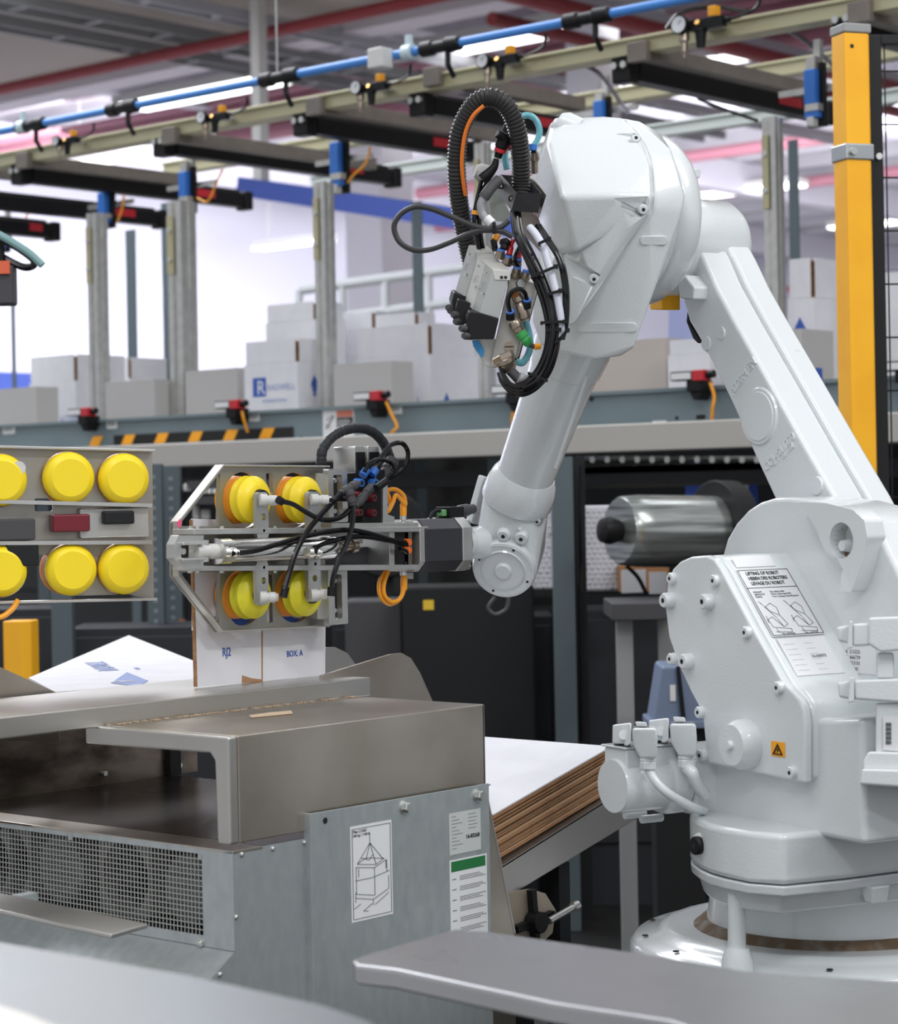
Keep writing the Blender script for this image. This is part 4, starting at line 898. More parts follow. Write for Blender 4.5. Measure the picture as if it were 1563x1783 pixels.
obj('elbow_fitting', B().ring(GF.y(684, 800, .0), GF.y(664, 842, .0), [(0, .011), (.2, .013), (.25, .011), (.4, .013), (.45, .011), (.6, .013), (1, .011)], 14), DKGREY, G)
for pts, y in (([(668, 868), (672, 855), (688, 852), (702, 862), (706, 878)], -.02), ([(674, 905), (667, 885), (662, 866), (672, 856), (680, 880), (672, 894)], -.02), ([(706, 880), (690, 862), (684, 875), (676, 890), (668, 890)], -.03),
               ([(673, 992), (660, 1015), (663, 1040), (678, 1052), (694, 1045), (704, 1025), (706, 1000)], -.02), ([(676, 994), (668, 1018), (670, 1038), (684, 1048), (698, 1040), (702, 1020)], -.026)):
    obj('cable', B().tube(gt(pts, y), .0036, 8, 8), ORANGE, G)
for p0, p1 in (((702, 876), (702, 900)), ((703, 1028), (703, 1002))):
    a, c = GF.y(*p0, -.025), GF.y(*p1, -.025); obj('cable_plug', B().ring(a, c, [(0, .0045), (.1, .006), (.8, .006), (1, .005)], 12), ORANGE, G)
for p0, p1 in (((702, 898), (702, 916)), ((702, 1002), (702, 988)), ((666, 850), (666, 858))):
    a, c = GF.y(*p0, -.025), GF.y(*p1, -.025); obj('metal_nut', B().ring(a, c, [(0, .006), (.45, .006), (.5, .0045), (1, .0045)], 10), ZINC, G)
# carriers between manifold and rotary flange
obj('carrier_bar', B().poly(gl([(561, 911), (712, 910), (712, 918), (561, 919)], -.03), -.052, .03), ALU, G, bev=.001)
obj('carrier_bar', B().poly(gl([(590, 985), (712, 984), (712, 992), (590, 993)], -.03), -.052, .03), ALU, G, bev=.001)
obj('end_plate', B().poly(gl([(663, 918), (672, 918), (672, 985), (663, 985)], -.03), -.05, .03), ALU, G, bev=.001)
obj('slide_rail', B().poly(gl([(575, 925), (632, 925), (632, 946), (575, 946)], -.02), -.02, .01), ALU, G, bev=.001)
obj('black_block', B().poly(gl([(672, 919), (700, 918), (700, 985), (672, 985)], -.03), -.045, .03), DARK, G, bev=.001)
obj('white_tab', B().poly(gl([(708, 984), (718, 984), (718, 1008), (708, 1008)], -.01), -.012, -.008), WHITEP, G)
obj('pivot_bracket', B().poly(gl([(580, 965), (640, 952), (655, 985), (580, 985)], .0), .0, .02), DKGREY, G, bev=.002)
fl = obj('tool_flange', B().poly(gl([(700, 914), (714, 914), (714, 990), (700, 990)], -.04), -.045, .03), mat('brown_steel', (.22, .19, .16), .35, .9), G, bev=.001)
for py in (922, 981): v = gv(706, py, -.046); obj('bolt', B().cyl((v.x, -.047, v.z), (v.x, -.045, v.z), .0035, 10), DARK, fl)
for py in (944, 958): v = gv(709, py, -.05); obj('orange_ring', B().ring((v.x, -.046, v.z), (v.x, -.056, v.z), [(0, .0065), (1, .0055)], 14), mat('orange_plastic', (.85, .16, .02), .4), fl)
# swivel unit: chamfered body with light ring
ctr = gv(765, 948, -.01)
def oct_(x0, x1, w, h, ch, m, name, parent=G, bev=.0015):
    pts = [(w, h-ch), (w-ch, h), (-w+ch, h), (-w, h-ch), (-w, -h+ch), (-w+ch, -h), (w-ch, -h), (w, -h+ch)]
    return obj(name, B().poly([(ctr.y+a, ctr.z+b_) for a, b_ in pts], x0, x1, 'x'), m, parent, bev=bev)
X = lambda px: gv(px, 948, ctr.y-.03).x
oct_(X(719), X(728), .046, .044, .016, ALU, 'front_ring')
oct_(X(728), X(791), .048, .046, .018, mat('anodised_dark', (.055, .055, .065), .34, .5), 'swivel_body')
oct_(X(791), X(808), .050, .047, .018, ALU, 'rear_ring')
obj('rear_flange', B().cyl((X(808), ctr.y, ctr.z), (X(826), ctr.y, ctr.z), .027, 24), BRASS, G)
sb = gv(784, 893, ctr.y-.01); obj('socket_block', B().box(sb.x-.018, sb.x+.020, sb.y-.016, sb.y+.02, sb.z-.012, sb.z+.011), BLACK, G, bev=.002)
obj('socket_elbow', B().ring((sb.x+.02, sb.y, sb.z+.002), (sb.x+.062, sb.y, sb.z+.006), [(0, .009), (.1, .011), (.6, .011), (.62, .009), (1, .009)], 14), DKGREY, G)
obj('green_plug', B().tube([(sb.x-.055, sb.y, sb.z-.012), (sb.x-.045, sb.y, sb.z+.002), (sb.x-.025, sb.y, sb.z+.004), (sb.x-.02, sb.y, sb.z-.004), (sb.x-.05, sb.y, sb.z-.014)], .0032, 8), BLACK, G)
obj('green_ring', B().box(sb.x-.028, sb.x-.018, sb.y-.008, sb.y+.008, sb.z-.006, sb.z+.006), mat('pale_green', (.15, .4, .15), .4), G, bev=.002)
for dz in (-.04, .038): obj('screw', B().cyl((X(808), ctr.y-.03, ctr.z+dz), (X(815), ctr.y-.03, ctr.z+dz), .006, 10), ZINC, G)
# ================================================================ LEFT GRIPPER
LO = at(120, 905, 3.6); LF = Fr(LO[:], math.radians(64))
G2 = thing('suction_gripper', 'second suction gripper with yellow cups moving at the left edge', 'gripper', LF)
def l(px, py, y=0): p = LF.y(px, py, y); return (p.x, p.z)
lo = [[l(-60, 775), l(265, 783), l(268, 1045), l(-60, 1052)]]
for p in ((118, 832), (214, 834), (122, 992), (214, 990), (0, 836), (0, 994)): v = LF.y(*p, 0); lo.append(circ(v.x, v.z, .043, 32))
for p0, p1 in (((60, 868), (92, 890)), ((158, 905), (180, 918)), ((30, 965), (58, 980))):
    a, c = l(*p0), l(*p1); lo.append(rrect(a[0], c[0], c[1], a[1], .003))
obj('face_plate', B().curve(lo, 0, .006), PLM, G2)
bb = B(); strip(bb, l(265, 783), l(-60, 775), .004, -.02, .006); strip(bb, l(-60, 1052), l(268, 1045), .004, -.02, .006); obj('folded_rim', bb, MATS['rim_steel'], G2, bev=.0008)
for i, p in enumerate(((118, 832), (214, 834), (122, 992), (214, 990), (0, 836), (0, 994))):
    v = LF.y(*p, -.01); x, z = v.x, v.z
    T = obj('suction_cup', B().ring((x, .03, z), (x, -.006, z), [(0, .041), (.5, .0415), (.9, .036), (1, .033)], 32), ORG, G2)
    obj('bellows', B().ring((x, -.004, z), (x, -.032, z), [(0, .034), (.1, .041), (.5, .0415), (.8, .038), (1, .03)], 32), YEL, T)
for p0, p1, m, name in (((90, 896), (155, 925), DRED, 'port_block'), ((178, 890), (232, 912), DARK, 'port_block'), ((140, 885), (262, 935), ALU, 'side_bracket'), ((-60, 905), (60, 940), DKGREY, 'slide_block'), ((10, 948), (66, 985), DARK, 'slide_block')):
    a, c = l(*p0, -.02), l(*p1, -.02); k = -.014 if m is ALU else -.03
    obj(name, B().box(a[0], c[0], k, .0, c[1], a[1]), m, G2, bev=.003)
v = LF.y(33, 815, -.03); obj('bolt', B().cyl((v.x, -.03, v.z), (v.x, 0, v.z), .011, 14), WHITEP, G2)
obj('bar', B().bar((*[l(-60, 872, -.02)[0], -.02], l(-60, 872, -.02)[1]), (*[l(262, 880, -.02)[0], -.02], l(262, 880, -.02)[1]), .02, .006), ALU, G2)
obj('bar', B().bar((l(-60, 946, -.02)[0], -.02, l(-60, 946, -.02)[1]), (l(262, 944, -.02)[0], -.02, l(262, 944, -.02)[1]), .02, .006), ALU, G2)
obj('cable', B().tube([LF.y(a, c, -.02) for a, c in ((-40, 1052), (-5, 1075), (20, 1062), (32, 1044))], .0045, 8), ORANGE, G2)
obj('carrier_arm', B().box(l(-60, 900)[0]-.5, l(-40, 900)[0], .01, .06, -.04, .06), DKGREY, G2)
# ================================================================ ROBOT (axes: x towards the right and the camera, seen side is -y)
gdir = Vector((-.5, .866))
Ob = cw(.60, 3.6, 0); Ob.z = 0
RF = Fr(Ob[:], YAW-math.radians(60))
RB = thing('industrial_robot', 'large pale grey six-axis robot arm with glossy paint on the right', 'robot', RF)
def r3(px, py, y): return RF.y(px, py, y)
def rp(pts, y): return [(p.x, p.z) for p in (RF.y(a, c, y) for a, c in pts)]
def rd(pts): return [RF.d(*p) for p in pts]
def SB(px0, py0, y): return RF.y(px0, py0, y)
BV = dict(bev=.008, seg=4)
# ---- lower arm
arm_side = [(1130, 424), (1180, 404), (1204, 414), (1222, 445), (1245, 498), (1277, 557), (1340, 668), (1405, 784), (1451, 864), (1500, 960), (1400, 1000), (1346, 867), (1315, 800), (1276, 710), (1245, 645), (1219, 596), (1198, 560), (1178, 486), (1120, 450)]
P = rp(arm_side, 0)
LA = obj('lower_arm', B().poly(P, 0, .062), ROB, RB, **BV)
P2 = rp([(1186, 408), (1206, 418), (1222, 448), (1245, 498), (1277, 557), (1340, 668), (1405, 784), (1451, 864), (1500, 960), (1400, 1000), (1200, 560), (1180, 486), (1120, 440)], 0)
obj('arm_rib', B().poly([(x+.010 if i < 9 else x, z) for i, (x, z) in enumerate(P2)], .060, .112), ROB, LA, **BV)
# round cast boss
c_ = r3(1322, 725, 0); rr = (r3(1322, 680, 0).z-c_.z)
obj('cast_ring', B().ring((c_.x, .002, c_.z), (c_.x, -.0035, c_.z), [(0, rr*1.18), (1, rr*1.08)], 44), ROB, LA)
obj('cast_disc', B().ring((c_.x, .0, c_.z), (c_.x, -.0055, c_.z), [(0, rr*.98), (.8, rr*.96), (1, rr*.94)], 44), ROB, LA)
ax_ = (r3(1340, 668, 0)-r3(1277, 557, 0)).normalized()
def emb(s, px, py, px2, py2, size):
    a, c = r3(px, py, -.0002), r3(px2, py2, -.0002); d = c-a; n = Vector((0, -1, 0)); u = n.cross(d.normalized())
    obj('cast_lettering', B().text(s, TM(a, d, u), size, .0022, sx=.9), ROB, LA)
emb('A220M EN', 1276, 690, 1311, 640, .021)
emb('CQJ-JS11270', 1334, 822, 1382, 766, .020); emb('21102', 1363, 800, 1390, 770, .016)
for px, py, k in ((1422, 846, .017), (1230, 598, .014), (1256, 580, .012)):
    v = r3(px, py, 0); obj('cast_boss', B().ring((v.x, .002, v.z), (v.x, -.003, v.z), [(0, k), (1, k*.85)], 20), ROB, LA)
v = r3(1392, 622, .1); obj('cast_boss', B().ring((v.x-.01, .09, v.z), (v.x+.008, .09, v.z+.006), [(0, .012), (1, .008)], 14), ROB, LA)
# lug and black bumper on the near edge of the arm
obj('stop_block', B().poly(rp([(1186, 490), (1199, 478), (1216, 500), (1214, 522), (1190, 520)], -.02), -.03, .01), ROB, LA, bev=.004)
obj('edge_pad', B().poly(rp([(1196, 540), (1200, 562), (1221, 596), (1214, 598), (1206, 590), (1194, 560)], .01), .01, .05), BLACK, LA, bev=.002)
# elbow hub
e = r3(1168, 428, 0); er = .088
obj('elbow_hub', B().ring((e.x, -.06, e.z), (e.x, .119, e.z), [(0, er*.9), (.08, er), (.55, er), (.60, er*.96), (.92, er*.95), (1, er*.86)], 48), ROB, LA, ang=50)
from mathutils.bvhtree import BVHTree
TREES = []
def tree(b): TREES.append(BVHTree.FromPolygons(b.v, b.f)); return b
def hit(px, py, trees=None):
    d = (RF.R @ ray(px, py)).normalized(); best = None
    for T_ in (trees or TREES):
        h, n, i, dist = T_.ray_cast(RF.c, d)
        if h is not None and (best is None or dist < best[2]): best = (h, n if n.dot(d) < 0 else -n, dist)
    return best
def cut(o, cb):
    me = bpy.data.meshes.new('t'); me.from_pydata(cb.v, [], cb.f); bm = bmesh.new(); bm.from_mesh(me); bmesh.ops.recalc_face_normals(bm, faces=bm.faces); bm.to_mesh(me); bm.free()
    c = bpy.data.objects.new('t', me); C.objects.link(c); c.parent = o.parent; c.matrix_parent_inverse = o.matrix_parent_inverse
    m = o.modifiers.new('b', 'BOOLEAN'); m.operation = 'DIFFERENCE'; m.object = c; m.solver = 'EXACT'
    bpy.context.view_layer.update(); old = o.data
    new = bpy.data.meshes.new_from_object(o.evaluated_get(bpy.context.evaluated_depsgraph_get())); o.modifiers.clear()
    if len(new.polygons) > 4:
        o.data = new; new.polygons.foreach_set('use_smooth', [True]*len(new.polygons)); new.set_sharp_from_angle(angle=math.radians(33))
    bpy.data.objects.remove(c)
    wn = o.modifiers.new('n', 'WEIGHTED_NORMAL'); wn.keep_sharp = True
# ---- housing: faceted casting
D0 = 3.60
def HP(*p): return RF.d(*p)
front = [(1086, 206, D0+.10), (1112, 211, D0+.10), (1150, 233, D0+.12), (1168, 262, D0+.07), (1181, 300, D0+.04), (1192, 341, D0+.03), (1186, 377, D0+.03), (1134, 517, D0+.05), (1102, 606, D0+.08), (1080, 620, D0+.10), (1037, 626, D0+.11), (975, 613, D0+.13), (940, 600, D0+.15), (926, 560, D0+.15), (932, 500, D0+.12), (985, 420, D0+.03), (1100, 371, D0), (1130, 371, D0), (1136, 341, D0+.0), (1132, 282, D0+.03), (1115, 245, D0+.06)]
back = [(1060, 214, D0+.22), (1150, 236, D0+.24), (1176, 300, D0+.24), (1184, 380, D0+.26), (1128, 517, D0+.27), (1092, 600, D0+.30), (1040, 618, D0+.30), (950, 600, D0+.28), (935, 500, D0+.25), (950, 430, D0+.22), (950, 300, D0+.22)]
HS = obj('upper_housing', tree(B().hull(rd(front+back))), ROB, RB, bev=.012, seg=4)
cov = [(989, 206, D0+.10), (958, 212, D0+.14), (1050, 203, D0+.10), (1086, 205, D0+.09), (1116, 240, D0+.05), (1133, 285, D0+.015), (1137, 341, D0-.012), (1131, 369, D0-.012), (978, 343, D0-.035), (1062, 340, D0-.035), (954, 249, D0+.02), (936, 276, D0+.06), (927, 306, D0+.08), (938, 345, D0+.05), (940, 411, D0+.07), (962, 434, D0+.055), (978, 444, D0+.04), (1002, 440, D0+.0),
       (1086, 205, D0+.24), (965, 225, D0+.24), (935, 300, D0+.2), (945, 410, D0+.2), (980, 440, D0+.2), (1130, 369, D0+.1), (1000, 215, D0+.20)]
RCV = obj('rear_cover', tree(B().hull(rd(cov))), ROB, HS, bev=.014, seg=4)
low = [(1062, 345, D0-.02), (1086, 352, D0-.024), (1128, 372, D0-.008), (1118, 385, D0-.0), (1000, 562, D0+.055), (991, 566, D0+.065), (985, 500, D0+.05), (982, 445, D0+.035), (1010, 425, D0+.01), (1062, 345, D0+.12), (1128, 372, D0+.12), (991, 566, D0+.18), (982, 445, D0+.18), (1035, 490, D0+.02), (1090, 400, D0-.008)]
LCV = obj('lower_cover', tree(B().hull(rd(low))), ROB, HS, bev=.008, seg=3)
def pocket(o, pts, scr, deep=.014):
    P = [hit(a, c) for a, c in pts]; P = [p for p in P if p]
    n = sum((p[1] for p in P), Vector()).normalized(); vw = (RF.c-P[0][0]).normalized(); n = (n+vw).normalized()
    s, sn_, _ = hit(*scr)
    V_ = [p[0]+n*.02 for p in P]+[p[0]+n*.0005 for p in P]
    C_ = s-n*deep
    near = sorted(P, key=lambda p: (p[0]-s).length)[:3]
    V_ += [s*.5+p[0]*.5-n*deep for p in near]
    for q in (o if isinstance(o, (list, tuple)) else [o]): cut(q, B().hull(V_))
    s = s-n*deep*.55
    q_ = obj('socket_bolt', B().ring(s-n*.008, s+n*.008, [(0, .0085), (.75, .0085), (1, .0065)], 18), ROB, HS)
    obj('hex_socket', B().cyl(s+n*.0075, s+n*.0088, .003, 6), INK, q_)
pocket([RCV], [(1068, 233), (1100, 231), (1116, 238), (1112, 249), (1090, 248)], (1107, 241), .010)
pocket([LCV, RCV], [(1066, 345), (1128, 341), (1131, 362), (1116, 380), (1072, 357)], (1120, 365), .014)
pocket([LCV, HS], [(988, 450), (1012, 456), (1045, 478), (1034, 500), (994, 480)], (1034, 486), .014)
# seam and cast pads
obj('seam', B().tube([h[0]+h[1]*.0005 for h in (hit(*p) for p in ((1088, 206), (1102, 222), (1117, 240), (1128, 262), (1136, 288), (1140, 341), (1134, 373), (1110, 405), (1085, 438), (1062, 470), (1040, 502), (1015, 537), (994, 566))) if h], .0016, 6, 4), ROB, HS)
def pad(px0, px1, py, hh):
    P = []
    for i in range(7): w = PI/2+PI*i/6; P.append((px0+hh*math.cos(w)*.9, py+hh*math.sin(w)))
    P.append(((px0+px1)/2, py-hh))
    for i in range(7): w = -PI/2+PI*i/6; P.append((px1+hh*math.cos(w)*.9, py+hh*math.sin(w)))
    H_ = [hit(*p) for p in P]; H_ = [h for h in H_ if h]
    n = sum((h[1] for h in H_), Vector()).normalized(); b = B(); N_ = len(H_)
    obj('cast_pad', B().hull([h[0]-n*.004 for h in H_]+[h[0]+n*.0035 for h in H_]), ROB, HS, bev=.0018)
pad(1120, 1154, 418, 8); pad(1012, 1102, 569, 8)
# joint disc to the right
j1 = RF.d(1139, 382, D0+.24); j0 = j1-Vector((0, .13, 0))
obj('joint_disc', B().ring(j0, j1, [(0, .140), (.55, .1465), (.60, .142), (.64, .1465), (.88, .1465), (1, .136)], 60), ROB, RB, ang=50)
for px, py, d_ in ((1211, 302, D0+.2), (1209, 342, D0+.2), (1190, 436, D0+.2)):
    v = RF.d(px, py, d_); obj('socket_bolt', B().ring(v-Vector((.012, 0, 0)), v+Vector((.006, .0, 0)), [(0, .009), (.8, .009), (1, .007)], 14), ROB, HS)
obj('amber_stop', B().poly(rp([(1131, 500), (1152, 510), (1152, 539), (1131, 539)], -.02), -.02, .02), AMBER, HS, bev=.002)
# dished boss at the top left of the cover
v = RF.d(988, 219, D0+.10); n_ = (RF.c-v).normalized(); ld = Vector((-.55, -.6, .45)).normalized()
obj('top_boss', B().ring(v-ld*.02, v+ld*.016, [(0, .022), (.7, .022), (1, .016)], 28), ROB, HS)
obj('top_plug', B().ring(v-ld*.0+Vector((-.008, 0, -.004)), v+ld*.022+Vector((-.008, 0, -.004)), [(0, .012), (.8, .012), (1, .009)], 20), ROB, HS)
v = RF.d(970, 234, D0+.10); obj('socket_bolt', B().ring(v-ld*.01, v+ld*.010, [(0, .010), (.8, .010), (1, .008)], 18), ROB, HS)
# ---- forearm tube
yF = -.2
a_ = r3(1006, 575, yF); b_ = r3(899, 870, yF)
FA = obj('forearm', B().ring(a_, b_, [(0, .069), (.10, .068), (.2, .064), (.205, .0615), (.30, .0585), (.62, .054), (.9, .051), (1, .051)], 56), ROB, RB)
rib0 = r3(1022, 655, yF-.02); rib1 = r3(967, 815, yF-.02)
obj('tube_seam', B().tube([rib0, (rib0+rib1)/2, rib1], .003, 6, 2), ROB, FA)
fd = (b_-a_).normalized(); vn = (RF.c-b_).normalized(); nW = (vn-fd*vn.dot(fd)).normalized(); sW = fd.cross(nW)
# ---- wrist
w0 = b_-fd*.045; wc = r3(884, 971, yF)
# keep the disc on the arm line
K = obj('wrist_collar', B().ring(w0-fd*.014, b_+fd*.004, [(0, .053), (.18, .059), (.45, .063), (.9, .065), (.96, .064), (1, .060)], 56), ROB, RB)
rw = 57*((wc-RF.c).length)/F
base_ = b_+fd*.004
pts = []
for i in range(28):
    w = 2*PI*i/28
    for s_ in (-.05, .036): pts.append(wc+(fd*math.cos(w)+sW*math.sin(w))*rw+nW*s_)
    q_ = base_+(nW*math.cos(w)*.058+sW*math.sin(w)*.061); pts.append(q_)
WTb = B().hull(pts); WT = [BVHTree.FromPolygons(WTb.v, WTb.f)]
WR = obj('wrist_body', WTb, ROB, K, bev=.004, seg=3, ang=40)
obj('wrist_disc', B().ring(wc+nW*.034, wc+nW*.047, [(0, rw*1.0), (.5, rw*.97), (1, rw*.93)], 56), ROB, K)
obj('disc_ring', B().ring(wc+nW*.046, wc+nW*.0495, [(0, rw*.72), (1, rw*.66)], 44, False), ROB, K)
obj('disc_ring', B().ring(wc+nW*.0465, wc+nW*.048, [(0, rw*.90), (1, rw*.88)], 44, False), ROB, K)
obj('disc_hub', B().ring(wc+nW*.046, wc+nW*.0535, [(0, rw*.27), (.7, rw*.26), (1, rw*.22)], 32), ROB, K)
for w in range(4):
    p = wc+(fd*math.cos(w*PI/2+.1)+sW*math.sin(w*PI/2+.1))*rw*.80+nW*.0472; obj('pin_hole', B().cyl(p-nW*.001, p+nW*.0006, .0024, 10), INK, K)
for px, py in ((877, 930), (908, 935)):
    h_ = hit(px, py, WT)
    if h_:
        p = h_[0]; e_ = obj('ear_boss', B().ring(p-nW*.012, p+nW*.009, [(0, .0125), (.8, .0125), (1, .010)], 20), ROB, K)
        obj('ear_hole', B().cyl(p+nW*.0085, p+nW*.0097, .0036, 12), INK, e_)
DW = (wc-RF.c).dot(RF.R @ fw)
h_ = hit(936, 905, WT)
if h_:
    p = h_[0]; r_ = obj('hex_recess', B().ring(p-nW*.004, p+nW*.005, [(0, .0105), (1, .010)], 22), mat('recess', (.28, .30, .30), .5), K); obj('socket_bolt', B().ring(p+nW*.004, p+nW*.0085, [(0, .0065), (1, .0055)], 16), ROB, r_); obj('hex_socket', B().cyl(p+nW*.008, p+nW*.0093, .0026, 6), INK, r_)
ha, hb = hit(914, 892, WT), hit(903, 926, WT)
if ha and hb: obj('cast_rib', B().bar(ha[0], hb[0], .008, .014, nW), ROB, K, bev=.002)
p0, p1 = RF.d(846, 830, DW+.02), RF.d(823, 912, DW+.02)
obj('side_fin', B().bar(p0, p1, .012, .06, fw), ROB, K, bev=.003)
p = RF.d(858, 890, DW-.05); obj('cast_boss', B().ring(p-nW*.02, p+nW*.006, [(0, .009), (1, .007)], 14), ROB, K)
# output flange towards the gripper
xg = RF.R @ Vector((0, 1, 0)); xg = RF.I.to_3x3() @ Vector((0, 1, 0))
p = RF.I @ (GF.M @ Vector((X(826), ctr.y, ctr.z)))
obj('output_flange', B().ring(p-xg*.004, p+xg*.05, [(0, .024), (.3, .024), (.35, .028), (1, .030)], 32), ROB, K)
# ---- shoulder: round casting, gear cover, motor, turret, base
def side(name, pts, y0, y1, parent=RB, y=None, m=ROB, **k):
    return obj(name, B().poly(rp(pts, y0 if y is None else y), y0, y1), m, parent, **(k or BV))
arc = [(1250, 1010), (1256, 966), (1264, 938), (1280, 910), (1300, 888), (1322, 874), (1346, 867), (1375, 866), (1440, 874), (1490, 888), (1522, 912), (1545, 960), (1570, 1010), (1640, 1150), (1640, 1440), (1250, 1420)]
SH = side('shoulder_casting', arc, -.12, -.008)
v = r3(1470, 938, -.17); w_ = r3(1470, 938-30, -.17)
lug = [(1395, 874), (1440, 876), (1486, 888), (1506, 906), (1511, 935), (1500, 985), (1483, 1031), (1463, 1030), (1468, 990), (1458, 972), (1436, 958), (1424, 925)]
L_ = rp(lug, -.148); hv = r3(1466, 941, -.148)
obj('lifting_lug', B().curve([L_, circ(hv.x, hv.z, .027, 24)], -.150, -.115), ROB, SH, bev=.004)
obj('lug_bore', B().ring((hv.x, -.149, hv.z), (hv.x, -.118, hv.z), [(0, .0275), (1, .0262)], 24, False), mat('chipped_paint', (.55, .57, .56), .5, noise=(60, (.30, .12, .05), .62, .68, (1, 1, 1))), SH)
obj('bore_back', B().cyl((hv.x, -.1195, hv.z), (hv.x, -.1185, hv.z), .026, 24), LABEL, SH)
v = r3(1474, 950, -.13); obj('bore_bolt', B().ring((v.x, -.12, v.z), (v.x, -.14, v.z), [(0, .012), (1, .008)], 14), ROB, SH)
gc = [(1161, 1008), (1170, 990), (1183, 977), (1202, 969), (1230, 967), (1243, 973), (1254, 990), (1306, 1087), (1364, 1188), (1390, 1216), (1398, 1235), (1401, 1262), (1401, 1365), (1230, 1329), (1226, 1289), (1221, 1242), (1202, 1206), (1180, 1159), (1163, 1110), (1157, 1060)]
yc_ = -.265
bk = [(1172, 1010), (1186, 982), (1206, 970), (1240, 968), (1262, 990), (1318, 1087), (1374, 1188), (1405, 1220), (1414, 1262), (1414, 1380), (1236, 1345), (1232, 1289), (1226, 1242), (1206, 1200), (1186, 1159), (1172, 1110), (1166, 1060)]
GB = obj('gear_housing', B().poly(rp(gc, yc_), yc_+.016, -.10), ROB, RB, bev=.012, seg=4)
GC = obj('gear_cover', B().poly(rp(gc, yc_), yc_, yc_+.015), ROB, RB, bev=.005, seg=3)
cov_b = [(1172, 1007, 0), (1168, 1045, 1), (1247, 1011, 0), (1236, 1047, 1), (1302, 1101, 0), (1172, 1147, 0), (1201, 1151, 1), (1358, 1197, 0), (1221, 1240, 0), (1224, 1315, 0), (1381, 1345, 0)]
for px, py, big in cov_b:
    v = r3(px, py, yc_); k = .0125 if big else .0095
    s_ = obj('cover_bolt', B().ring((v.x, yc_+.002, v.z), (v.x, yc_-(.016 if big else .008), v.z), [(0, k*1.05), (.5, k), (.85, k*.95), (1, k*.8)], 20), ROB, GC)
    obj('hex_socket', B().cyl((v.x, yc_-(.0163 if big else .0083), v.z), (v.x, yc_-(.015 if big else .007), v.z), k*.34, 6), INK, s_)
v = r3(1300, 1295, yc_); k = (r3(1300, 1252, yc_).z-v.z)
CP = obj('round_cap', B().ring((v.x, yc_+.001, v.z), (v.x, yc_-.030, v.z), [(0, k*1.02), (.3, k*1.02), (.7, k*.98), (1, k*.82)], 48), ROB, GC, ang=50)
obj('socket_bolt', B().ring((v.x, yc_-.029, v.z), (v.x, yc_-.037, v.z), [(0, .008), (1, .006)], 16), ROB, CP)
a, c = r3(1342, 1290, yc_-.001), r3(1366, 1319, yc_-.001); w = c.x-a.x; h = a.z-c.z
WL = obj('warning_sticker', B().box(a.x, c.x, yc_-.0012, yc_-.0002, c.z, a.z), WARN, GC, label='orange high-voltage sticker')
x0, z0 = a.x, c.z
tri = [(x0+.12*w, z0+.12*h), (x0+.88*w, z0+.12*h), (x0+.5*w, z0+.88*h)]; tri2 = [(x0+.26*w, z0+.20*h), (x0+.74*w, z0+.20*h), (x0+.5*w, z0+.70*h)]
obj('triangle', B().curve([tri, tri2], yc_-.0022, yc_-.0012), INK, WL)
obj('bolt_symbol', B().poly([(x0+.55*w, z0+.60*h), (x0+.42*w, z0+.42*h), (x0+.50*w, z0+.42*h), (x0+.44*w, z0+.24*h), (x0+.60*w, z0+.46*h), (x0+.52*w, z0+.46*h)], yc_-.0024, yc_-.0012), INK, WL)
# labels on the sloping top face of the gear housing
def slope_label(p00, p10, p01, p11, m, name, label, deco):
    """corners given by pixels on the housing's slope: top left, top right, bottom left"""
    pass
sA = Vector((*[rp([(1254, 990)], yc_)[0][0]], yc_, rp([(1254, 990)], yc_)[0][1])); sB = Vector((rp([(1364, 1188)], yc_)[0][0], yc_, rp([(1364, 1188)], yc_)[0][1]))
sd = (sB-sA); sn = Vector((-sd.z, 0, sd.x)).normalized()
if sn.x < 0: sn = -sn
def slab(u0, u1, w0, w1, m, name, label=None, lift=.0009, parent=GB):
    """u runs down the slope 0..1, w across it in metres from the cover"""
    P = []
    for u_, w_ in ((u0, w0), (u0, w1), (u1, w1), (u1, w0)): P.append(sA+sd*u_+Vector((0, w_, 0))+sn*lift)
    b = B().add(P+[p-sn*.0006 for p in P], [(0, 1, 2, 3), (4, 7, 6, 5), (0, 1, 5, 4), (1, 2, 6, 5), (2, 3, 7, 6), (3, 0, 4, 7)])
    return obj(name, b, m, parent, label=label)
LL = slab(.02, .62, .026, .125, LABEL, 'lifting_label', 'white lifting instruction label')
def SM(u_, w_): return TM(sA+sd*u_+Vector((0, w_, 0))+sn*.0014, (0, 1, 0), -sd)
b = B()
for k, s in enumerate(('LIFTING OF ROBOT', 'HEBEN DES ROBOTERS', 'LEVAGE DU ROBOT')): b.text(s, SM(.075+.045*k, .040), .0092, .0001, sx=.78, bold=.0002)
for k, s in enumerate(('WEIGHT', 'GEWICHT', 'POIDS')): b.text(s, SM(.235+.022*k, .034), .0045, .0001)
for k, s in enumerate(('See safety label', 'Siehe Leistungsschild', 'Voir la plaque identification')): b.text(s, SM(.235+.022*k, .066), .0045, .0001)
obj('lettering', b, INK, LL)
b = B()
def ln(u0, w0, u1, w1, r=.0005): b.bar(sA+sd*u0+Vector((0, w0, 0))+sn*.0012, sA+sd*u1+Vector((0, w1, 0))+sn*.0012, r*2, .0003, sn)
b = B(); ln(.19, .028, .19, .123); ln(.03, .028, .03, .123); ln(.61, .028, .61, .123); ln(.03, .028, .61, .028); ln(.03, .123, .61, .123)
